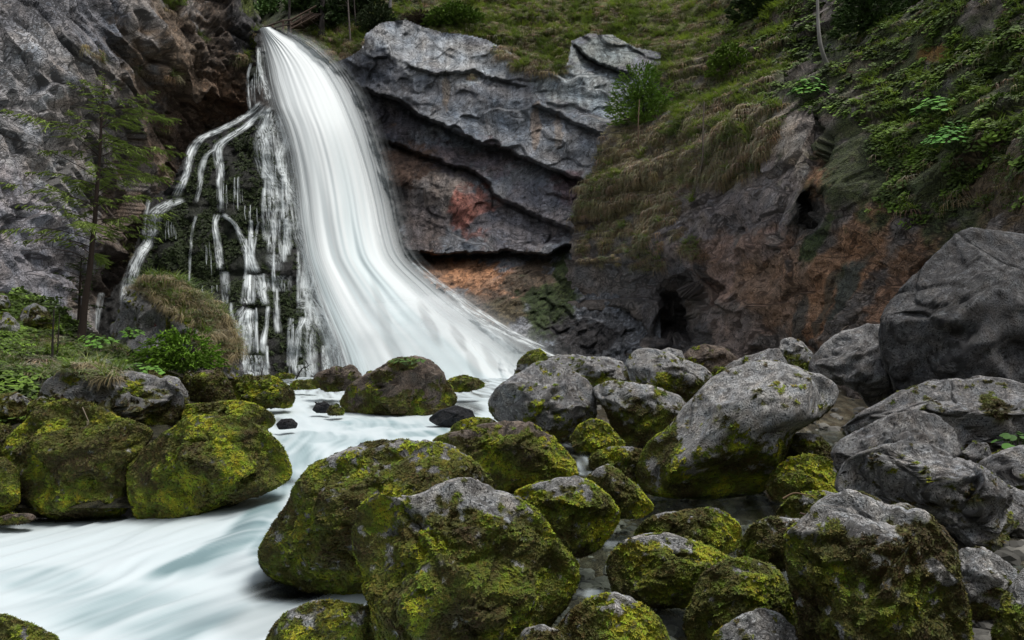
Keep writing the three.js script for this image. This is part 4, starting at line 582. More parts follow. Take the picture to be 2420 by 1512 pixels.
B('white and green mottled rock half out of the water', [1640, 1570, 1695, 1492, 1760, 1450, 1800, 1437, 1850, 1455, 1892, 1490, 1920, 1570], 4.9, { moss: 'low', line: 0.45, rock: 'pale', lichen: 0.9, tone: 0.25, name: 'rock', category: 'rock' });
B('round mossy boulder with a small pale cap in the clear channel', [1306, 1500, 1340, 1450, 1390, 1415, 1450, 1400, 1490, 1407, 1540, 1440, 1570, 1480, 1600, 1560, 1560, 1600, 1330, 1600], 5.2, { crest: 0.93, rock: 'pale', tone: 0.12, bare: [[1455, 1408, 34, 12]] });
B('small mossy stone with white spots at the foot of the large rounded boulder', [1195, 1550, 1240, 1485, 1280, 1473, 1320, 1488, 1360, 1560], 4.9, { crest: 0.85, rock: 'pale', name: 'rock', category: 'rock' });
B('mossy rock dotted with white chips standing in the foaming pool', [615, 1560, 645, 1482, 690, 1440, 740, 1419, 800, 1421, 870, 1440, 912, 1480, 940, 1590, 700, 1600], 5.3, { crest: 1.0, tone: 0.2, spots: 0.08, rock: 'pale', name: 'rock', category: 'rock' });
B('dark wet mossy rock in the foam, apart from all others', [-70, 1470, -20, 1450, 15, 1451, 60, 1470, 135, 1505, 170, 1580, -70, 1580], 5.4, { crest: 1.1, tone: -0.25, name: 'rock', category: 'rock' });
// pile on the right
B('massive mossy boulder with white bare patches and a steep brown front', [1856, 1310, 1868, 1262, 1910, 1220, 1940, 1172, 1980, 1159, 2030, 1164, 2080, 1184, 2130, 1188, 2180, 1208, 2222, 1250, 2255, 1300, 2262, 1360, 2285, 1430, 2300, 1530, 2220, 1640, 1950, 1640, 1890, 1520, 1868, 1400], 4.8, { crest: 0.86, rock: 'pale', tone: -0.28, spots: 0.05, bare: [[2030, 1215, 100, 60, 1, 0.3], [2200, 1330, 40, 22, 0.9, 0.6], [2045, 1405, 22, 14, 0.9]], facets: 12, round: 0.7 });
B('green mossy rock with a pale brow leaning on the massive boulder', [1740, 1305, 1760, 1260, 1790, 1235, 1830, 1220, 1890, 1228, 1928, 1260, 1920, 1320, 1840, 1345, 1750, 1335], 6.2, { crest: 0.88, rock: 'pale', tone: -0.05, name: 'rock', category: 'rock' });
B('yellowish mossy rock tucked behind the massive mossy boulder', [1828, 1220, 1860, 1180, 1900, 1164, 1950, 1158, 1990, 1170, 1990, 1250, 1900, 1260], 6.7, { crest: 0.9, rock: 'pale', tone: 0.0, name: 'rock', category: 'rock' });
B('long furrowed grey boulder sloping down behind the massive mossy boulder', [1975, 1140, 2000, 1082, 2060, 1058, 2130, 1048, 2170, 1043, 2212, 1050, 2260, 1085, 2330, 1108, 2400, 1150, 2490, 1190, 2560, 1290, 2480, 1350, 2380, 1360, 2290, 1310, 2220, 1240, 2130, 1190, 2040, 1200, 1990, 1180], 7.0, { moss: 'low', line: 0.12, rock: 'grey', lichen: 0.7, tone: -0.3, relief: 1.5, crack: 1.2 });
B('grey slab lying on the long furrowed boulder', [1965, 1070, 1985, 1038, 2040, 1010, 2110, 980, 2170, 968, 2222, 975, 2262, 1010, 2270, 1070, 2200, 1100, 2100, 1115, 1975, 1115], 7.9, { moss: 'none', rock: 'grey', lichen: 0.6, relief: 1.3, crack: 1 });
B('wide grey boulder with rusty moss on its sunken side', [1985, 1040, 2000, 1000, 2050, 963, 2120, 928, 2190, 900, 2260, 889, 2320, 888, 2380, 898, 2440, 918, 2560, 950, 2580, 1060, 2350, 1100, 2200, 1110, 2050, 1080], 8.9, { moss: 'low', line: 0.05, rock: 'grey', lichen: 0.45, tone: -0.25, mossy: [[2350, 960, 50, 30, 0.7, 0.6]], crack: 1 });
B('enormous dark angular boulder standing against the brown slope', [2086, 765, 2100, 720, 2140, 680, 2180, 640, 2210, 598, 2260, 558, 2300, 547, 2350, 544, 2420, 562, 2560, 600, 2640, 750, 2620, 940, 2420, 950, 2300, 950, 2200, 940, 2130, 940, 2103, 880, 2088, 820], 10.6, { moss: 'none', rock: 'dark', lichen: 0.5, relief: 0.75, facets: 10, round: 0.62, crack: 1 });
B('grey boulder leaning against the enormous dark boulder', [1911, 870, 1915, 848, 1942, 808, 1990, 784, 2050, 771, 2092, 767, 2115, 830, 2130, 920, 2120, 950, 2062, 975, 2028, 930, 1985, 905, 1925, 890], 11.6, { moss: 'none', rock: 'grey', lichen: 0.7, relief: 1.2 });
B('upright speckled rock on the ridge of boulders', [1840, 850, 1845, 804, 1870, 796, 1897, 804, 1922, 835, 1920, 880, 1880, 890, 1848, 880], 13.8, { moss: 'low', line: 0.45, rock: 'pale', tone: -0.1, name: 'rock', category: 'rock' });
B('low grey rock with a yellow mossy end behind the huge pale boulder', [1685, 890, 1740, 850, 1800, 829, 1846, 820, 1862, 860, 1870, 915, 1750, 920], 13.2, { moss: 'low', line: 0.3, rock: 'grey', tone: 0.1, name: 'rock', category: 'rock' });
B('dark pitted rock below the cave mouth', [1606, 850, 1625, 822, 1670, 811, 1710, 821, 1742, 845, 1745, 885, 1680, 900, 1615, 885], 17.5, { moss: 'low', line: 0.35, rock: 'brown', lichen: 0.7, name: 'rock', category: 'rock' });
B('pale ridged rock with olive moss down its flank, before the dark pitted rock', [1478, 855, 1500, 827, 1530, 819, 1560, 830, 1620, 850, 1668, 870, 1690, 892, 1680, 935, 1620, 955, 1540, 930, 1488, 900], 15, { moss: 'low', line: 0.4, rock: 'pale', lichen: 0.7, tone: -0.1 });
B('small grey rock between the ridged rock and the dark pitted rock', [1552, 832, 1580, 822, 1612, 828, 1622, 860, 1580, 875], 17, { moss: 'none', rock: 'pale', name: 'rock', category: 'rock' });
B('long rough grey rock behind the speckled grey boulder', [1285, 850, 1330, 834, 1400, 844, 1450, 850, 1482, 870, 1490, 920, 1420, 930, 1320, 905], 16, { moss: 'low', line: 0.35, rock: 'grey', lichen: 0.8, relief: 1.4 });
B('small white rock on top of the long rough grey rock', [1385, 852, 1400, 842, 1440, 843, 1472, 855, 1486, 880, 1400, 880], 16.6, { moss: 'none', rock: 'pale', lichen: 0.9, name: 'rock', category: 'rock' });
B('rock with a golden moss cap beside the foot of the waterfall', [1214, 888, 1225, 855, 1250, 831, 1275, 826, 1292, 838, 1295, 880, 1250, 905], 16.4, { crest: 1.2, rock: 'grey', tone: -0.12, bare: [[1240, 885, 30, 24]], name: 'rock', category: 'rock' });
B('small grey rock beside the green plants at the edge of the pile', [2268, 1070, 2300, 1044, 2335, 1048, 2350, 1080, 2340, 1110, 2280, 1110], 8.2, { moss: 'low', line: 0.3, rock: 'grey', name: 'rock', category: 'rock' });
B('flat topped grey boulder under the green plants', [2300, 1095, 2340, 1075, 2390, 1058, 2450, 1044, 2530, 1080, 2530, 1190, 2420, 1190, 2340, 1140], 7.7, { moss: 'low', line: 0.25, rock: 'grey', lichen: 0.7 });
B('white speckled rock below the long furrowed boulder', [2253, 1315, 2275, 1291, 2320, 1294, 2370, 1318, 2408, 1350, 2410, 1400, 2370, 1460, 2300, 1470, 2262, 1420], 5.7, { moss: 'low', line: 0.35, rock: 'pale', lichen: 0.9, tone: -0.2, name: 'rock', category: 'rock' });
B('mossy white rock at the lower end of the pile', [2345, 1500, 2368, 1420, 2420, 1345, 2520, 1320, 2560, 1600, 2360, 1600], 4.9, { moss: 'full', crest: 0.75, rock: 'pale', spots: 0.1, tone: -0.1 });
// left bank and the middle of the stream
B('smooth bright mossy boulder at the bend of the chute', [298, 1175, 304, 1110, 330, 1060, 380, 1015, 440, 991, 520, 987, 590, 996, 640, 1020, 662, 1050, 692, 1105, 685, 1135, 600, 1175, 500, 1205, 400, 1238, 320, 1242], 9.0, { crest: 1.2, tone: 0.12, spots: -0.05 });
B('broad brown-green mossy boulder next to the smooth one at the chute', [12, 1080, 35, 1015, 90, 965, 140, 946, 210, 954, 280, 984, 340, 1004, 368, 1025, 325, 1070, 302, 1120, 297, 1215, 150, 1225, 40, 1212, 15, 1140], 9.4, { crest: 1.3, tone: -0.08, mossy: [[290, 1000, 60, 20]] });
B('lumpy mossy rock at the dark edge of the bank', [-70, 1100, -20, 1082, 15, 1082, 42, 1112, 45, 1185, 10, 1222, -70, 1225], 9.0, { crest: 1.3, tone: 0.1, name: 'rock', category: 'rock' });
B('dark mossy rock stacked on the lumpy one', [-80, 1030, -30, 1000, 20, 1005, 40, 1040, 30, 1090, -60, 1100], 9.8, { crest: 1.3, tone: -0.25, name: 'rock', category: 'rock' });
B('flat rock in a still corner, pale and barely above the water', [-20, 1228, 20, 1214, 70, 1212, 90, 1222, 60, 1236, -10, 1240], 8.9, { moss: 'low', line: 0.5, rock: 'brown', name: 'rock', category: 'rock', thick: 1.2 });
B('long golden mossy boulder lying along the rapids', [383, 992, 420, 960, 480, 954, 560, 947, 610, 954, 646, 975, 655, 1005, 600, 1025, 450, 1020], 12.3, { crest: 1.2, tone: 0.05, rock: 'brown' });
B('brown domed boulder with a lichen top at the small side channel', [446, 935, 455, 890, 488, 874, 520, 873, 541, 900, 557, 945, 550, 968, 465, 968], 14.8, { crest: 0.93, rock: 'brown', tone: -0.4 });
B('lumpy green mossy rocks at the outlet of the pool', [538, 905, 580, 889, 640, 887, 680, 908, 702, 940, 685, 960, 600, 965, 550, 950], 16, { crest: 1.3, tone: -0.02, relief: 1.8 });
B('big brown boulder in midstream before the waterfall', [800, 955, 820, 910, 860, 888, 900, 868, 930, 847, 975, 842, 1012, 849, 1042, 880, 1062, 915, 1080, 942, 1064, 968, 1000, 985, 900, 988, 825, 980], 16.2, { moss: 'low', line: 0.32, rock: 'brown', lichen: 0.7, tone: -0.15, mossy: [[955, 860, 40, 16], [1060, 930, 20, 30], [900, 890, 30, 14]], relief: 1.3, facets: 11, round: 0.7 });
B('reddish brown rock heap beside the big midstream boulder', [732, 905, 750, 880, 790, 864, 812, 872, 822, 860, 836, 862, 856, 884, 850, 918, 770, 925], 18.2, { moss: 'low', line: 0.3, rock: 'brown', tone: -0.3, relief: 1.7, name: 'rock', category: 'rock' });
B('flat mossy rock with grass fringe behind the big midstream boulder', [1046, 915, 1060, 895, 1095, 887, 1130, 895, 1150, 912, 1110, 924, 1060, 924], 18.3, { crest: 1.3, tone: 0.0, name: 'rock', category: 'rock' });
B('small dark wet stone in the rapids', [738, 968, 748, 952, 768, 948, 784, 960, 782, 975, 748, 976], 15.6, { moss: 'none', rock: 'wet', name: 'rock', category: 'rock' });
B('small mossy stone in the rapids beside a dark wet one', [772, 974, 780, 958, 796, 955, 812, 968, 812, 980, 778, 980], 15.3, { crest: 1.3, name: 'rock', category: 'rock' });
B('dark drowned rock with water sliding over it', [1010, 990, 1040, 968, 1080, 957, 1115, 970, 1130, 995, 1080, 1008, 1030, 1005], 14.0, { moss: 'none', rock: 'wet', name: 'rock', category: 'rock' });
B('dark wet stones where the current brushes the bank', [652, 1003, 665, 990, 690, 988, 705, 1000, 700, 1012, 660, 1015], 13.3, { moss: 'none', rock: 'wet', name: 'rock', category: 'rock' });
const grassRock = B('tall grey rock crowned with hanging dry grass', [262, 790, 285, 735, 310, 700, 330, 668, 380, 660, 430, 675, 480, 705, 530, 745, 556, 790, 562, 830, 575, 895, 500, 910, 400, 910, 290, 900], 19.6, { moss: 'low', line: 0.0, rock: 'grey', lichen: 0.7, relief: 1.4, mossy: [[450, 720, 110, 50, 1, 0.6], [520, 800, 50, 60], [370, 670, 40, 16]], tone: -0.1, paint: [[346, 764, 4, 9], [366, 768, 4, 7], [306, 782, 3, 3]] });
const bankRock = B('rough grey outcrop with a drooping grass tuft above dark moss', [85, 985, 100, 915, 140, 880, 180, 862, 230, 868, 290, 878, 340, 884, 400, 895, 440, 928, 445, 975, 400, 1020, 200, 1030, 100, 1020], 11.8, { moss: 'low', line: 0.52, rock: 'grey', lichen: 0.8, tone: -0.32, relief: 1.6 });
B('lichen covered rock at the end of the grassy outcrop', [355, 950, 365, 905, 395, 888, 425, 895, 445, 930, 452, 975, 380, 985], 13.2, { moss: 'low', line: 0.35, rock: 'grey', lichen: 0.9, tone: -0.2, name: 'rock', category: 'rock' });
B('golden mossy rock with white spots on the upper bank', [38, 775, 55, 728, 85, 716, 108, 728, 128, 765, 125, 810, 60, 810], 16.4, { crest: 0.8, rock: 'pale', tone: -0.1, name: 'rock', category: 'rock' });
B('grey rock on the upper bank below the cliff', [-50, 770, -10, 738, 20, 738, 45, 765, 48, 800, -40, 810], 16, { moss: 'low', line: 0.2, rock: 'pale', name: 'rock', category: 'rock' });
B('pale rock at the top of the bank, half hidden in leaves', [-50, 715, -10, 696, 18, 698, 26, 720, 10, 745, -50, 745], 17.2, { moss: 'low', line: 0.35, rock: 'pale', tone: -0.1, name: 'rock', category: 'rock' });
B('small pale rock in the grass at the foot of the spruce', [95, 850, 105, 832, 125, 830, 138, 845, 135, 865, 100, 866], 15, { moss: 'low', line: 0.2, rock: 'pale', lichen: 0.9, name: 'rock', category: 'rock' });
B('grey ledge running down from the bank to the outcrop', [232, 850, 250, 845, 275, 868, 310, 890, 310, 915, 260, 905, 230, 880], 14.2, { moss: 'low', line: 0.2, rock: 'grey', lichen: 0.8, name: 'rock', category: 'rock' });
B('brown mossy stone under the leafy plants at the side channel', [330, 905, 340, 880, 362, 875, 382, 890, 386, 915, 350, 920], 15, { crest: 1.1, rock: 'brown', tone: -0.4, name: 'rock', category: 'rock' });
B('grey rock above brown moss between the outcrop and the broad boulder', [-60, 960, -20, 932, 40, 928, 75, 945, 90, 985, 60, 1010, -50, 1020], 11.3, { crest: 0.9, rock: 'grey', tone: -0.4, name: 'rock', category: 'rock' });
B('small rounded mossy rock under the outcrop', [60, 1000, 70, 955, 100, 935, 130, 945, 140, 990, 110, 1015], 11, { crest: 0.95, rock: 'grey', tone: -0.2, name: 'rock', category: 'rock' });
B('little mossy stone in the mouth of the side channel', [360, 900, 375, 884, 400, 880, 425, 888, 430, 905, 380, 910], 17.5, { crest: 1.3, tone: 0.05, name: 'rock', category: 'rock' });
B('brown pointed stone beside the domed boulder', [432, 905, 440, 880, 452, 876, 466, 890, 468, 915, 440, 920], 15.8, { crest: 1.2, tone: -0.5, name: 'rock', category: 'rock' });
B('flat green mossy stone at the outlet of the still pool', [680, 912, 700, 899, 740, 897, 760, 905, 750, 918, 690, 920], 19.5, { crest: 1.3, tone: 0.15, name: 'rock', category: 'rock' });
B('tiny mossy stone in the still pool below the waterfall', [645, 890, 660, 883, 690, 884, 700, 892, 660, 896], 23, { crest: 1.3, tone: 0.2, name: 'rock', category: 'rock' });

// ------------------------------------------------------------------ grass and undergrowth
function tuftGeo(seed, blades, droop, width) { // arching blades, mostly falling towards +z
  const b = new Buf(), r = rngOf(seed);
  for (let k = 0; k < blades; k++) {
    const a = (r() - 0.5) * 3.6, L = 0.6 + 0.6 * r(), rx = (r() - 0.5) * 0.45, rz = (r() - 0.5) * 0.3, up = (0.35 + 0.5 * r()) * (1.25 - droop), sx = Math.sin(a), sz = Math.cos(a), sh = 0.75 + 0.5 * r(), c = [sh, sh * (0.95 + 0.1 * r()), sh];
    let p = [], y = 0, o = 0; const steps = 4;
    for (let s = 0; s <= steps; s++) { const t = s / steps, w = width * (1 - t * 0.85); const dy = up - droop * 2.2 * t; p.push([rx + sx * o, y, rz + sz * o, w]); y += L / steps * dy; o += L / steps * Math.sqrt(Math.max(0.1, 1 - Math.min(0.9, dy * dy))) * 0.8; }
    const v = p.map(([x, yy, z, w]) => [b.v(x - sz * w, yy, z + sx * w, c), b.v(x + sz * w, yy, z - sx * w, c)]);
    for (let s = 0; s < steps; s++) { b.tri(v[s][0], v[s][1], v[s + 1][0]); b.tri(v[s][1], v[s + 1][1], v[s + 1][0]); }
  }
  return b.geo();
}
const dryTuft = [tuftGeo(1, 22, 0.75, 0.022), tuftGeo(2, 22, 0.9, 0.022)], greenTuft = [tuftGeo(3, 18, 0.3, 0.02), tuftGeo(4, 18, 0.42, 0.02)];
const leafGeo = (seed, n) => { const b = new Buf(), r = rngOf(seed); // a few round leaves on short stalks, seen from above
  for (let k = 0; k < n; k++) { const a = r() * 6.283, o = 0.15 + 0.75 * r(), h = 0.25 + 0.5 * r(), L = 0.26 + 0.2 * r(), tx = (r() - 0.5) * 0.9, tz = (r() - 0.5) * 0.9, s = 0.7 + 0.6 * r(), c = [s, s, s], cx = Math.cos(a) * o, cz = Math.sin(a) * o, ring = [], m = b.v(cx, h, cz, tint(c, 0.85));
    for (let q = 0; q < 7; q++) { const t = q / 7 * 6.283 + a, R = L * (0.75 + 0.3 * Math.cos(t - a)), x = Math.cos(t) * R, z = Math.sin(t) * R; ring.push(b.v(cx + x, h + x * tx + z * tz - 0.25 * R * R / L, cz + z, c)); }
    for (let q = 0; q < 7; q++) b.tri(m, ring[(q + 1) % 7], ring[q]); }
  return b.geo(); };
const leafClump = [leafGeo(7, 9), leafGeo(8, 9)];
function surfaceAt(depth, x, y) { const P = pointOn(depth, x, y), A = pointOn(depth, x + 8, y), Bv = pointOn(depth, x, y + 8); const n = V().crossVectors(Bv.sub(P), A.sub(P)).normalize(); if (n.z < 0) n.negate(); return [P, n]; }
function scatter(depth, flat, count, seed, mask) {
  const poly = pairs(flat), xs = poly.map((p) => p[0]), ys = poly.map((p) => p[1]), [xa, xb, ya, yb] = [Math.min(...xs), Math.max(...xs), Math.min(...ys), Math.max(...ys)], r = rngOf(seed), out = []; let tries = 0;
  while (out.length < count && tries++ < count * 12) { const x = lerp(xa, xb, r()), y = lerp(ya, yb, r()); if (!inside(poly, x + 14 * n3(x * 0.03, y * 0.03, 1), y + 14 * n3(x * 0.03, y * 0.03, 5))) continue; const [P, n] = surfaceAt(depth, x, y); if (mask && !mask(P, n, x, y, r)) continue; out.push([P, n, x, y]); }
  return out;
}
const dryC = [0.36, 0.29, 0.15], dryC2 = [0.24, 0.19, 0.095], greenC = [0.13, 0.19, 0.032], limeC = [0.2, 0.27, 0.03];
function grassField(name, depth, flat, count, seed, dry, size, parent, clump = 0.25) {
  const r = rngOf(seed + 500), pts = scatter(depth, flat, count, seed, (P) => n3(P.x * 0.9, P.y * 0.9, P.z * 0.9) > -clump * 2 - 0.3 * r()), lists = [[], [], [], []];
  for (const [P, n] of pts) { const k = dry + 0.9 * fbm(P.x * 0.6, P.y * 0.6, P.z * 0.6 + 3, 3), isDry = r() < k, a = Math.atan2(n.x, n.z) + (r() - 0.5) * 1.2, s = size * (0.6 + 0.7 * r()), up = Yax.clone().lerp(n, 0.25).normalize(), sh = 0.7 + 0.6 * r();
    const c = isDry ? dryC.map((v, i) => lerp(v, dryC2[i], r()) * sh) : greenC.map((v, i) => lerp(v, limeC[i], clamp(0.4 + n3(P.x * 0.5, P.y * 0.5, P.z * 0.5), 0, 1)) * sh);
    lists[(isDry ? 0 : 2) + (r() < 0.5 ? 0 : 1)].push([P, up, a, s, c]); }
  lists.forEach((l, i) => l.length && instanced(numbered(name), i < 2 ? dryTuft[i] : greenTuft[i - 2], M.grass, l, parent ?? scene));
}
function tagStuff(before, label) { scene.children.slice(before).forEach((o) => { o.userData.label = label; o.userData.category = 'grass'; }); }
let mark = scene.children.length;
grassField('grass', rightDepth, [1450, 325, 1500, 370, 1560, 400, 1610, 500, 1600, 540, 1540, 595, 1450, 560, 1390, 545, 1358, 510, 1400, 420, 1420, 350], 1900, 21, 0.95, 0.55, null, 0.02);
grassField('grass', rightDepth, [1640, 255, 1700, 225, 1790, 260, 1860, 270, 1835, 330, 1780, 400, 1720, 430, 1650, 445, 1610, 400], 1900, 22, 0.8, 0.55, null, 0.08);
grassField('grass', rightDepth, [1480, 250, 1640, 250, 1650, 480, 1560, 420, 1470, 330], 900, 28, 0.85, 0.5, null, 0.02);
grassField('grass', rightDepth, [1380, 540, 1640, 540, 1680, 620, 1560, 640, 1360, 620], 420, 29, 0.7, 0.45, null, -0.12);
tagStuff(mark, 'dry tan grass hanging down the cliff beside the grey slabs'); mark = scene.children.length;
grassField('grass', rightDepth, [1350, 80, 1440, 20, 1500, -60, 1920, -60, 1850, 140, 1790, 250, 1700, 250, 1640, 330, 1560, 330, 1560, 200, 1490, 120], 4200, 23, 0.55, 0.55, null, 0.12);
grassField('grass', hillDepth, [870, 60, 880, -60, 1600, -60, 1500, 90, 1400, 80, 1345, 150, 1280, 152, 1230, 140, 1150, 90, 1050, 72, 960, 40], 4200, 24, 0.45, 0.55);
grassField('grass', rightDepth, [1950, 60, 2450, -40, 2450, 430, 2120, 500, 2050, 300, 1960, 180], 1300, 30, 0.3, 0.38, null, 0.02);
tagStuff(mark, 'green and tan grass covering the hillside above the grey slabs'); mark = scene.children.length;
grassField('grass', hillDepth, [650, 80, 700, 66, 760, 40, 870, 10, 866, 90, 835, 130, 790, 145, 730, 105], 900, 25, 0.6, 0.6);
tagStuff(mark, 'tussocky grass on the bank above the lip of the waterfall'); mark = scene.children.length;
grassField('grass', bankDepth, [-40, 790, 130, 790, 180, 830, 280, 800, 340, 850, 300, 880, 150, 900, -40, 880], 700, 26, 0.4, 0.36);
grassField('grass', bankDepth, [-40, 700, 60, 700, 200, 785, 120, 800, -40, 780], 250, 27, 0.1, 0.3);
tagStuff(mark, 'grass growing between the rocks of the bank under the spruce'); mark = scene.children.length;
for (const [x, y, rx, ry, n] of [[405, 18, 26, 12, 30], [553, 145, 16, 18, 40], [375, 180, 14, 16, 16], [330, 170, 12, 10, 10], [362, 272, 18, 14, 20], [390, 300, 16, 20, 20], [585, 95, 10, 20, 14], [300, 420, 22, 26, 20], [360, 400, 24, 24, 26], [190, 130, 26, 20, 14], [480, 90, 14, 10, 8], [300, 600, 30, 16, 18]]) grassField('grass', leftDepth, [x - rx, y - ry, x + rx, y - ry, x + rx, y + ry, x - rx, y + ry], n, x * 3 + y, 0.55, 0.55, null, 2);
tagStuff(mark, 'grass tufts clinging to ledges of the brown cliff'); mark = scene.children.length;
grassField('grass', backDepth, [1170, 108, 1230, 145, 1345, 158, 1345, 175, 1230, 165, 1160, 120], 260, 41, 0.9, 0.7, null, 2);
grassField('grass', backDepth, [1110, 176, 1130, 178, 1130, 192, 1110, 190], 14, 42, 1, 0.5, null, 2);
tagStuff(mark, 'dry grass fringe hanging over the edge of the grey slabs');
function grassOn(bo, name, zone, count, dry, size, seed) { // tufts on a boulder, as its own part
  const r = rngOf(seed), list = sampleGeo(bo.g, count / (bo.size * bo.size * 4), r, (p, n) => { const [x, y] = seenAt(p.clone().add(bo.base)); return n.y > 0.0 && n.z > -0.3 && blob(x, y, zone) > 0.4 + 0.3 * r(); });
  [0, 1].forEach((d) => { const l = list.filter((q) => (q[3] = q[3] ?? r() < dry) === !d).map(([p, n]) => { const sh = 0.7 + 0.6 * r(); return [p.clone(), Yax.clone().lerp(n, 0.3).normalize(), Math.atan2(n.x, n.z) + (r() - 0.5), size * (0.6 + 0.7 * r()), d ? greenC.map((v, i) => lerp(v, limeC[i], r()) * sh) : dryC.map((v) => v * sh)]; }); if (l.length) instanced(name, d ? greenTuft[0] : dryTuft[0], M.grass, l, bo.root); });
}
grassOn(grassRock, 'grass', [[440, 710, 130, 52, 1, 0.6], [365, 672, 60, 24], [520, 800, 60, 70]], 1900, 0.75, 0.5, 61);
grassOn(bankRock, 'grass', [[235, 880, 60, 26], [180, 870, 40, 16]], 520, 0.6, 0.42, 62);

const under = [];
{
  const r = rngOf(71), add = (depth, flat, n, seed, size, thr) => scatter(depth, flat, n, seed, (P) => fbm(P.x * 0.9, P.y * 0.9, P.z * 0.9, 4) > thr - 0.15 * r()).forEach(([P, nn]) => { const k = clamp(0.45 + fbm(P.x * 1.1 + 4, P.y * 1.1, P.z * 1.1, 3) * 1.4, 0, 1), sh = 0.6 + 0.7 * r(); under.push([P, V(0, 1, 0).lerp(nn, 0.5).normalize(), r() * 6.28, size * (0.6 + 0.8 * r()), [lerp(0.045, 0.15, k) * sh, lerp(0.075, 0.26, k) * sh, lerp(0.01, 0.02, k) * sh]]); });
  add(rightDepth, [1790, 310, 1760, 260, 1840, 190, 1910, 150, 1960, 60, 1950, -60, 2480, -60, 2480, 420, 2330, 400, 2240, 440, 2120, 520, 2070, 430, 2050, 300, 1940, 270, 1860, 285], 6000, 72, 0.13, 0.04);
  add(rightDepth, [2060, 320, 2420, 300, 2480, 520, 2240, 480, 2140, 540, 2060, 500], 500, 73, 0.1, 0.12);
  add(rightDepth, [1690, 60, 1930, -60, 1940, 90, 1860, 150, 1780, 120], 700, 74, 0.2, 0.02);
  instanced('undergrowth', leafClump[0], M.leaf, under, scene).userData.label = 'dark leafy undergrowth covering the shaded upper cliff'; under.length = 0;
  add(bankDepth, [-50, 690, 60, 692, 130, 722, 210, 780, 130, 800, 60, 790, -50, 760], 900, 75, 0.15, -0.4);
  add(bankDepth, [-60, 910, 40, 900, 90, 930, 70, 1000, -60, 1000], 260, 76, 0.15, -0.3);
  add(bankDepth, [-50, 790, 260, 800, 340, 860, 200, 900, -50, 900], 420, 78, 0.13, 0.0);
  add(bankDepth, [270, 850, 350, 850, 400, 890, 330, 900, 270, 880], 160, 77, 0.15, -0.3);
  instanced('undergrowth_001', leafClump[1], M.leaf, under, scene).userData.label = 'bright leafy ground plants on the bank below the grey cliff'; under.length = 0;
  scene.children.slice(-2).forEach((o) => { o.userData.category = 'undergrowth'; });
}

{ // dark moss cushions on the wet rock
  const r = rngOf(301), list = scatter(moundDepth, [480, 330, 610, 280, 660, 270, 730, 400, 740, 540, 700, 560, 790, 850, 700, 895, 600, 890, 540, 700, 300, 720, 340, 560, 440, 420], 5200, 302, (P) => fbm(P.x * 0.6, P.y * 0.6, 3, 3) > -0.02 - 0.2 * r()).map(([P, n]) => { const sh = 0.5 + 0.8 * r(); return [P, n.clone().lerp(Yax, 0.2).normalize(), r() * 6.28, 0.11 * (0.7 + 0.8 * r()), [0.024 * sh, 0.04 * sh, 0.006 * sh]]; });
  const m = instanced('moss_cover', mossGeo, M.plant, list, scene); m.userData.label = 'dark green moss on the wet rock behind the side streams'; m.userData.category = 'moss';
}

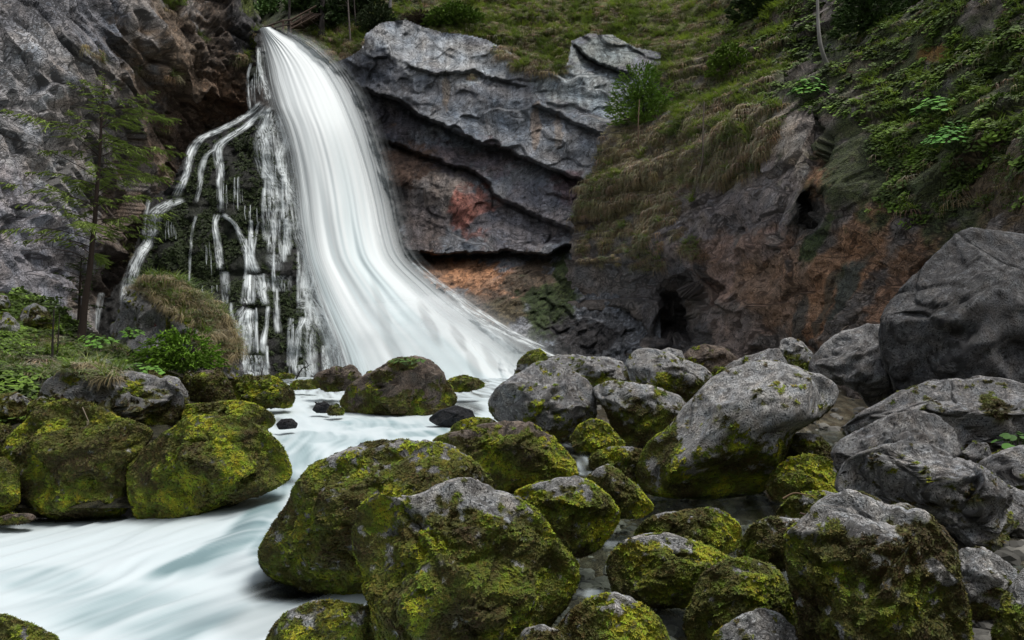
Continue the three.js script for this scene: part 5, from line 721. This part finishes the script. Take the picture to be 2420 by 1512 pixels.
// ------------------------------------------------------------------ trees and shrubs
function feather(b, p, dir, up, L, w, c) { // a twig full of needles: two crossed slim blades
  const s = V().crossVectors(dir, up).normalize(), t = V().crossVectors(s, dir).normalize();
  for (const q of [s, t]) { const A = b.v(p.x, p.y, p.z, c), m = p.clone().addScaledVector(dir, L * 0.45), E = p.clone().addScaledVector(dir, L), B1 = b.v(m.x + q.x * w, m.y + q.y * w, m.z + q.z * w, c), C1 = b.v(m.x - q.x * w, m.y - q.y * w, m.z - q.z * w, c), D = b.v(E.x, E.y, E.z, tint(c, 1.15)); b.tri(A, B1, C1); b.tri(C1, B1, D); }
}
function spruce(name, label, line, opt, group) { // line: trunk points from foot to tip
  const { seed = 1, r0 = 0.15, r1 = 0.02, branches = 50, reach = 2, from = 0.25, tone = [0.06, 0.085, 0.018], bark = [0.035, 0.022, 0.017], droop = 0.35, dense = 1, tw = 1, dead = 0.1 } = opt, r = rngOf(seed);
  const base = line[0].clone(), pts = curve(line.map((p) => p.clone().sub(base)), 40), H = pts[40].y, root = new THREE.Group(); root.name = name; root.position.copy(base);
  const tb = new Buf(); tb.tube(pts, r0, r1, 12, (p, th) => tint(bark, 0.75 + 0.5 * (n3(p.y * 6, th * 1.5, seed) * 0.5 + 0.5)), r0 * 0.7); root.add(meshOf('trunk', tb.geo(), M.bark));
  const wood = new Buf(), green = new Buf();
  for (let k = 0; k < branches; k++) {
    const t = lerp(from, 0.985, Math.pow((k + r()) / branches, 0.9)), p = pts[Math.min(40, Math.floor(t * 40))], az = r() * 6.283, shape = opt.shape ? opt.shape(t) : Math.pow(1 - t, 0.7) * 0.85 + 0.15, L = reach * shape * (0.55 + 0.6 * r()), bare = r() < dead || t < from + 0.06;
    const d0 = V(Math.cos(az), -0.05 + 0.5 * t + 0.4 * r(), Math.sin(az)).normalize(), q = []; const p0 = p.clone();
    for (let s = 0; s <= 6; s++) { q.push(p0.clone()); p0.addScaledVector(d0, L / 6); d0.y -= droop * (0.2 + 0.9 * r()) * (s < 4 ? 0.35 : -0.25); d0.x += (r() - 0.5) * 0.12; d0.z += (r() - 0.5) * 0.12; d0.normalize(); }
    wood.tube(q, 0.006 + 0.012 * L / reach * (r0 / 0.15), 0.003, 4, bark);
    if (bare) { for (let s = 0; s < 5; s++) { const o = q[2 + (s % 4)], e = o.clone().add(V((r() - 0.5) * 0.5, -0.1 + (r() - 0.6) * 0.3, (r() - 0.5) * 0.5).multiplyScalar(L * 0.4)); wood.tube([o, o.clone().lerp(e, 0.5).add(V(0, 0.02, 0)), e], 0.004, 0.002, 3, bark); } continue; }
    const nT = Math.round(L * 15 * dense);
    for (let s = 0; s < nT; s++) {
      const f = Math.pow(r(), 0.7) * 5.9, i = Math.floor(f), o = q[i].clone().lerp(q[i + 1], f - i), ax = V().subVectors(q[i + 1], q[i]).normalize(), side = V().crossVectors(ax, Yax).normalize().multiplyScalar(r() < 0.5 ? 1 : -1);
      const dir = ax.clone().multiplyScalar(0.6).addScaledVector(side, 0.7 * r() + 0.15).add(V(0, -0.2 - 0.9 * r() * r(), 0)).normalize(), tl = L * (0.1 + 0.16 * r()) * (1.1 - f / 9), sh = 0.6 + 0.8 * r(), c = [tone[0] * sh, tone[1] * sh, tone[2] * sh];
      feather(green, o, dir, Yax, tl, 0.018 * tw * (0.7 + 0.6 * r()), c);
      for (let m = 0; m < 4; m++) { const e = o.clone().addScaledVector(dir, tl * (0.2 + 0.2 * m)), d2 = dir.clone().addScaledVector(side, (m % 2 ? 0.9 : -0.9)).add(V((r() - 0.5) * 0.4, -0.3 * r(), (r() - 0.5) * 0.4)).normalize(); feather(green, e, d2, Yax, tl * (0.35 + 0.25 * r()), 0.014 * tw, tint(c, 0.85 + 0.4 * r())); }
    }
  }
  root.add(meshOf('branches', wood.geo(), M.bark)); const cr = meshOf('crown', green.geo(), M.plant); root.add(cr);
  return tag(root, label, 'tree', group);
}
const line = (d, ...xy) => pairs(xy).map(([x, y]) => at(x, y, d).clone());
spruce('spruce_tree', 'tall thin spruce with airy drooping branches against the grey cliff', line(17.2, 190, 800, 193, 788, 203, 703, 213, 636, 219, 568, 226, 505, 230, 438, 236, 371, 239, 303, 243, 236, 248, 186), { seed: 5, r0: 0.085, r1: 0.018, branches: 72, reach: 2.4, from: 0.3, droop: 0.5, dense: 1.05, tw: 0.8, dead: 0.18, tone: [0.17, 0.23, 0.045], shape: (t) => t < 0.4 ? 0.5 + t : t > 0.85 ? 0.25 + 2.2 * (1 - t) : 0.95 });
spruce('spruce_tree', 'young spruce standing close behind the thick spruce trunk', line(18.4, 186, 790, 188, 720, 190, 655, 194, 610), { seed: 6, r0: 0.045, r1: 0.01, branches: 34, reach: 1.15, from: 0.25, dense: 1.2, tw: 0.8, tone: [0.06, 0.09, 0.022], dead: 0.2 });
function bareStem(name, label, pts, r0, bark, opt = {}) {
  const r = rngOf(opt.seed ?? 3), base = pts[0].clone(), root = new THREE.Group(), b = new Buf(), q = curve(pts.map((p) => p.clone().sub(base)), 16); root.name = name; root.position.copy(base);
  b.tube(q, r0, r0 * 0.5, 8, (p) => tint(bark, 0.7 + 0.6 * (0.5 + 0.5 * n3(p.x * 8, p.y * 6, p.z * 8)))); root.add(meshOf('trunk', b.geo(), M.bark));
  if (opt.twigs) { const t = new Buf(), H = q[16].distanceTo(q[0]); for (let k = 0; k < opt.twigs; k++) { const p = q[2 + Math.floor(r() * 14)], a = opt.side !== undefined ? opt.side + (r() - 0.5) * 1.2 : r() * 6.283, L = H * (0.1 + 0.2 * r()), e = p.clone().add(V(Math.cos(a) * L, L * (0.1 - (opt.down ?? 0.2) * r()), Math.sin(a) * L)); t.tube([p, p.clone().lerp(e, 0.5).add(V(0, 0.06 * L, 0)), e], r0 * 0.22, r0 * 0.1, 4, bark); } const tw = meshOf('twigs', t.geo(), M.bark); tw.userData.kind = 'stuff'; root.add(tw); }
  return tag(root, label, opt.category ?? 'tree', opt.group);
}
const st = (depth, x, y, lift = 0) => { const p = pointOn(depth, x, y), k = 1 - lift / -p.z; return p.sub(EYE).multiplyScalar(k).add(EYE); };
bareStem('sapling', 'bare dead sapling on the grassy bank beside the spruce', line(14.6, 124, 880, 125, 800, 128, 730), 0.028, [0.025, 0.02, 0.018], { twigs: 12, seed: 11 });
bareStem('sapling', 'thinner bare sapling next to the dead one on the bank', line(14.9, 135, 850, 138, 800, 141, 742), 0.018, [0.03, 0.024, 0.02], { twigs: 12, seed: 12 });
{ const f = st(rightDepth, 1957, 160), d = -f.z; bareStem('birch_trunk', 'slender pale leaning trunk rising from the leafy cliff', [f, at(1940, 111, d - 0.1).clone(), at(1934, 67, d - 0.1).clone(), at(1932, 0, d).clone(), at(1936, -90, d).clone()], 0.085, [0.22, 0.21, 0.2], { seed: 13 }); }
{ const f = st(rightDepth, 1661, 436), d = -f.z - 0.5; bareStem('dead_tree', 'thin dead tree with bare side twigs on the dry grass slope', [f, at(1660, 380, d).clone(), at(1661, 320, d).clone(), at(1664, 240, d).clone()], 0.05, [0.13, 0.105, 0.085], { seed: 14, twigs: 22, side: 3.6, down: 0.5 }); }
{ const f = st(rightDepth, 1507, 355), d = -f.z - 0.4; bareStem('dead_tree', 'broken reddish pole leaning below the green shrub', [f, at(1508, 300, d).clone(), at(1511, 235, d).clone()], 0.035, [0.2, 0.13, 0.09], { seed: 15, twigs: 3 }); }
bareStem('tree_trunk', 'pale thick trunk behind the wooden railing', line(50, 694, 56, 697, 20, 699, -20, 700, -120), 0.2, [0.2, 0.19, 0.18], { seed: 16 });
bareStem('tree_trunk', 'dark slim trunk at the lip of the waterfall', line(44.5, 683, 92, 683, 60, 684, 20, 684, -60), 0.11, [0.03, 0.024, 0.022], { seed: 17, twigs: 10 });
bareStem('dead_tree', 'thin grey dead tree on the bank above the waterfall', line(44, 828, 98, 826, 60, 824, 30, 822, -10), 0.07, [0.12, 0.1, 0.09], { seed: 18, twigs: 8 });
bareStem('dead_tree', 'thin dark leaning stem beside the grey dead tree', line(44.3, 842, 60, 838, 20, 836, -40), 0.05, [0.05, 0.04, 0.035], { seed: 19, twigs: 5 });
bareStem('tree_trunk', 'grey trunk at the top edge of the grassy slope', line(46, 922, 20, 923, -10, 924, -80), 0.12, [0.16, 0.15, 0.15], { seed: 20 });
const darkG = [0.045, 0.07, 0.022], forest = 'trees of the wood above the waterfall';
[[760, 86, 45, 9, 1.9, 0.17, 'dark bushy spruce with two stems behind the steps'], [800, 50, 48, 9, 2.4, 0.16, 'dark spruce on the slope behind the wooden steps'], [650, 60, 55, 10, 2.6, 0.15, 'hazy green tree beside the mossy cliff edge'], [720, 20, 56, 10, 3, 0.18, 'dark spruce deep in the wood behind the pale trunk'], [620, 40, 60, 10, 2.8, 0.16, 'light green tree farthest up the gorge'], [870, 10, 52, 9, 2.6, 0.16, 'spruce at the corner of wood and meadow'], [680, 0, 62, 12, 3.2, 0.2, 'tall spruce at the back of the wood']].forEach(([x, y, d, h, reach, r0, label], k) => {
  const f = at(x, y, d).clone(); spruce('spruce_tree', label, [f, f.clone().add(V(0.1, h * 0.5, 0)), f.clone().add(V(0.2, h, 0))], { seed: 40 + k, r0, branches: 60, reach, from: 0.02, dense: 0.55, tw: 3.4, tone: k === 2 || k === 4 ? [0.1, 0.16, 0.05] : darkG, bark: [0.025, 0.02, 0.018] }, forest);
});
function shrub(name, label, foot, rx, ry, rz, opt) { // twiggy mound of needle sprays or leaves
  const { seed = 1, count = 900, tone = [0.09, 0.15, 0.015], L = 0.12, w = 0.02, hang = 0.3, category = 'shrub', leaves = 0 } = opt, r = rngOf(seed), root = new THREE.Group(), wood = new Buf(), green = new Buf(); root.name = name; root.position.copy(foot);
  for (let k = 0; k < 14; k++) { const a = r() * 6.283, e = V(Math.cos(a) * rx * 0.8 * r(), ry * (0.3 + 0.6 * r()), Math.sin(a) * rz * 0.8 * r()); wood.tube([V(0, 0, 0), e.clone().multiplyScalar(0.5).add(V(0, 0.1 * ry, 0)), e], 0.018, 0.006, 4, [0.04, 0.03, 0.022]); }
  for (let k = 0; k < count; k++) {
    const a = r() * 6.283, t = Math.pow(r(), 0.55), el = r() * 1.45, p = V(Math.cos(a) * Math.cos(el) * rx * t, Math.sin(el) * ry * t, Math.sin(a) * Math.cos(el) * rz * t), lump = n3(p.x * 1.6 / rx + seed, p.y * 1.6 / ry, p.z * 1.6 / rz); if (lump < -0.25) continue;
    const dir = V(p.x / rx, 0.2 - hang + 0.4 * r(), p.z / rz).add(V(r() - 0.5, r() - 0.5, r() - 0.5).multiplyScalar(0.7)).normalize(), sh = 0.6 + 0.8 * r(), c = tint(tone, sh);
    for (let m = 0; m < 5; m++) feather(green, p.clone().addScaledVector(dir, L * 0.25 * m), dir.clone().add(V(r() - 0.5, r() - 0.6, r() - 0.5).multiplyScalar(m ? 1.3 : 0.2)).normalize(), Yax, L * (m ? 0.7 : 1), w * (leaves ? 2 : 1), tint(c, 0.8 + 0.4 * r()));
  }
  root.add(meshOf('stems', wood.geo(), M.bark), meshOf('foliage', green.geo(), leaves ? M.leaf : M.plant)); return tag(root, label, category);
}
shrub('shrub', 'bright green needle bush arching below the grassy rock', at(425, 868, 17.6).clone(), 1.15, 0.95, 0.7, { seed: 31, count: 1500, tone: [0.12, 0.23, 0.012], L: 0.13, w: 0.018, hang: 0.45 });
shrub('shrub', 'green larch bush growing from the edge of the grey slabs', st(rightDepth, 1515, 290), 1.7, 3.0, 1.0, { seed: 32, count: 1700, tone: [0.16, 0.27, 0.035], L: 0.24, w: 0.028, hang: 0.2 });
shrub('shrub', 'dark evergreen bush on the corner of the grey slab', st(hillDepth, 890, 75), 1.4, 1.8, 1, { seed: 33, count: 1100, tone: [0.045, 0.07, 0.022], L: 0.25, w: 0.035 });
shrub('shrub', 'light green bush spreading over the top of the grey slab', st(hillDepth, 1075, 60), 2.0, 1.3, 1, { seed: 34, count: 1200, tone: [0.12, 0.2, 0.022], L: 0.22, w: 0.03, leaves: 1 });
shrub('shrub', 'brown heather-like bush on the top of the grey slab', st(hillDepth, 1000, 60), 1.6, 0.8, 0.8, { seed: 35, count: 800, tone: [0.075, 0.055, 0.03], L: 0.22, w: 0.03 });
shrub('shrub', 'small lime bush on the slope above the larch bush', st(rightDepth, 1720, 160), 1.0, 1.4, 0.7, { seed: 36, count: 500, tone: [0.14, 0.22, 0.025], L: 0.2, w: 0.03, leaves: 1 });
shrub('shrub', 'shady bush at the upper corner of the wooded cliff', st(rightDepth, 1800, 40), 1.8, 1.8, 1, { seed: 37, count: 900, tone: [0.05, 0.085, 0.02], L: 0.25, w: 0.035, leaves: 1 });
shrub('shrub', 'bushy saplings at the foot of the dark leaning trunk', st(rightDepth, 2060, 60), 1.6, 2.0, 1, { seed: 38, count: 900, tone: [0.05, 0.09, 0.02], L: 0.2, w: 0.03, leaves: 1 });
[[640, 52, 52, 2.2, 1.6, [0.12, 0.2, 0.06], 'pale green bush at the far edge of the mossy cliff'], [664, 40, 53, 1.6, 2, [0.09, 0.16, 0.045], 'bush of light leaves behind the lower railing'], [722, 36, 50, 1.5, 1.8, [0.07, 0.12, 0.03], 'leafy bush behind the upper railing'], [778, 62, 46, 1.3, 1.6, [0.05, 0.09, 0.025], 'dark bush under the two stemmed spruce'], [846, 30, 46.5, 2, 1.8, [0.05, 0.08, 0.025], 'bush at the edge of the wood above the slab corner'], [610, 20, 58, 2.6, 2.6, [0.12, 0.2, 0.07], 'hazy pale bush in the gap of the gorge']].forEach(([x, y, d, rx, ry, tone, label], k) => shrub('shrub', label, at(x, y, d).clone(), rx, ry, 1.2, { seed: 130 + k, count: 500, tone, L: 0.32, w: 0.05, leaves: 1 }));
function leafPlant(label, foot, rx, ry, n, seed, tone, size, name = 'leafy_plant') {
  const r = rngOf(seed), b = new Buf(), stem = new Buf(), root = new THREE.Group(); root.name = name; root.position.copy(foot);
  for (let k = 0; k < n; k++) { const a = r() * 6.283, t = Math.sqrt(r()), x = Math.cos(a) * rx * t, z = Math.sin(a) * rx * 0.6 * t, y = ry * (1 - 0.8 * t * t) * (0.55 + 0.45 * r()) - (z > 0 ? 0.3 * z : 0), s = size * (0.6 + 0.7 * r()), sh = 0.6 + 0.8 * r(), c = tint(tone, sh), tx = -0.5 * x / rx + (r() - 0.5) * 0.5, tz = -0.55 * z / rx - 0.25 + (r() - 0.5) * 0.5, m = b.v(x, y, z, tint(c, 0.85)), ring = [];
    for (let q = 0; q < 8; q++) { const th = q / 8 * 6.283, R = s * (0.85 + 0.25 * Math.cos(th - a)), lx = Math.cos(th) * R, lz = Math.sin(th) * R; ring.push(b.v(x + lx, y + lx * tx + lz * tz - 0.25 * R, z + lz, c)); }
    for (let q = 0; q < 8; q++) b.tri(m, ring[(q + 1) % 8], ring[q]);
    if (k % 3 === 0) stem.tube([V(x * 0.2, -0.1, z * 0.2), V(x * 0.7, y * 0.6, z * 0.7), V(x, y, z)], 0.008, 0.005, 4, [0.06, 0.09, 0.03]); }
  root.add(meshOf('stalks', stem.geo(), M.bark), meshOf('leaves', b.geo(), M.leaf)); return tag(root, label, 'plant');
}
const leafC = [0.09, 0.25, 0.018];
leafPlant('leafy plant with broad green leaves above the dripping gully', st(rightDepth, 1925, 245, 0.2), 0.75, 0.75, 150, 81, leafC, 0.085);
leafPlant('wide mound of bright green leaves on the wooded cliff', st(rightDepth, 2265, 345, 0.25), 0.85, 0.65, 260, 82, [0.07, 0.23, 0.02], 0.065);
leafPlant('leafy plants spreading above the bright green mound', st(rightDepth, 2230, 270, 0.2), 0.8, 0.5, 150, 83, leafC, 0.08);
leafPlant('small leafy plant in front of the tall grassy rock', at(312, 792, 18).clone(), 0.35, 0.25, 60, 84, [0.09, 0.21, 0.018], 0.05);
leafPlant('low leafy plants over the brown mossy stone by the side channel', at(330, 885, 15.2).clone(), 0.55, 0.3, 90, 85, [0.085, 0.2, 0.018], 0.05);
leafPlant('leafy plants between the boulders at the edge of the pile', at(2400, 1050, 8.0).clone(), 0.25, 0.16, 40, 86, [0.05, 0.14, 0.012], 0.05);
leafPlant('small green plants on the crown of the midstream boulder', at(965, 852, 15.8).clone(), 0.4, 0.1, 60, 87, [0.05, 0.11, 0.012], 0.04);
leafPlant('leafy plants at the foot of the spruce', at(225, 812, 16.8).clone(), 0.6, 0.28, 90, 88, [0.085, 0.2, 0.018], 0.05);

// ------------------------------------------------------------------ wooden railing and steps above the fall
{
  const root = new THREE.Group(); root.name = 'railing'; const d = 45.2, base = at(680, 70, d).clone(); root.position.copy(base);
  const wood = [0.11, 0.075, 0.055], dep = (x) => hillDepth(x, 72) - 1.3, local = (x, y, dd = 0) => at(x, y, dep(x) + dd).clone().sub(base), bar = (name, a, b, w, c) => { const u = new Buf(); u.tube([a, a.clone().lerp(b, 0.5), b], w, w, 6, c); root.add(meshOf(name, u.geo(), M.bark)); };
  for (const [x, a, b, c] of [[644, 58, 70, wood], [669, 47, 68, [0.2, 0.13, 0.1]], [688, 45, 73, [0.2, 0.14, 0.11]], [711, 32, 55, wood], [732, 24, 42, wood]]) bar('post', local(x, b + 6), local(x, a), 0.075, c);
  for (const [x0, y0, x1, y1] of [[620, 66, 669, 49], [669, 49, 688, 47], [688, 47, 748, 14], [622, 74, 669, 60], [669, 60, 688, 58], [688, 60, 740, 30], [688, 68, 745, 38]]) bar('rail', local(x0, y0, -0.08), local(x1, y1, -0.08), 0.06, wood);
  tag(root, 'weathered wooden railing climbing beside the lip of the waterfall', 'railing');
  const steps = new THREE.Group(); steps.name = 'steps'; steps.position.copy(base);
  for (let k = 0; k < 9; k++) { const u = new THREE.BoxGeometry(1.1, 0.1, 0.4); const g = meshOf('tread', u, new THREE.MeshStandardMaterial({ color: new THREE.Color(0.08, 0.055, 0.042), roughness: 0.95 })); g.position.copy(local(700 + k * 5.2, 64 - k * 3.4, 0.6)); steps.add(g); }
  tag(steps, 'dark wooden steps behind the railing above the waterfall', 'steps');
}
// ------------------------------------------------------------------ fallen branches
function twig(label, pts, r, c, forks = 0, seed = 1) { const u = new Buf(), base = pts[0].clone(), q = curve(pts.map((p) => p.clone().sub(base)), 10), rr = rngOf(seed); u.tube(q, r, r * 0.4, 6, c); for (let k = 0; k < forks; k++) { const p = q[4 + Math.floor(rr() * 5)], e = p.clone().add(V((rr() - 0.5) * 0.5, 0.2 * rr(), (rr() - 0.5) * 0.3)); u.tube([p, p.clone().lerp(e, 0.5).add(V(0, 0.03, 0)), e], r * 0.5, r * 0.2, 5, c); } const m = meshOf('fallen_branch', u.geo(), M.bark); m.position.copy(base); return tag(m, label, 'branch'); }
twig('pale forked branch lying across the side channel', line(17.6, 440, 893, 455, 884, 475, 877, 500, 884), 0.022, [0.34, 0.3, 0.26], 2, 3);
twig('thin pale twig on the broad brown-green mossy boulder', line(9.0, 195, 962, 205, 985, 210, 1000, 198, 1012), 0.007, [0.25, 0.2, 0.15], 1, 4);
twig('dark bare branch standing in the pool at the foot of the fall', line(24, 700, 895, 715, 870, 728, 866, 722, 850), 0.03, [0.02, 0.017, 0.016], 3, 5);
twig('short dark twig upright on the lumpy mossy rocks', line(16.1, 615, 892, 620, 875, 624, 860), 0.014, [0.04, 0.03, 0.025], 1, 6);
twig('bent brown stick on the yellowish mossy rock', line(6.35, 1850, 1178, 1876, 1165, 1900, 1168, 1925, 1172), 0.009, [0.14, 0.09, 0.05], 0, 7);
twig('short brown stick in the gap beside the massive boulder', line(6.0, 1890, 1212, 1910, 1218, 1930, 1226), 0.008, [0.09, 0.06, 0.045], 0, 8);
twig('dark waterlogged stick washed against the rapids', line(17.5, 745, 950, 755, 958, 764, 966), 0.02, [0.02, 0.018, 0.018], 1, 9);
twig('dry twigs poking up behind the leaning grey boulder', line(12.6, 1960, 800, 1975, 792, 2010, 788, 2035, 776), 0.01, [0.25, 0.2, 0.16], 4, 10);

// ------------------------------------------------------------------ draw
scene.traverse((o) => { if (o.isMesh) { o.castShadow = true; o.receiveShadow = true; } });
renderer.render(scene, camera);
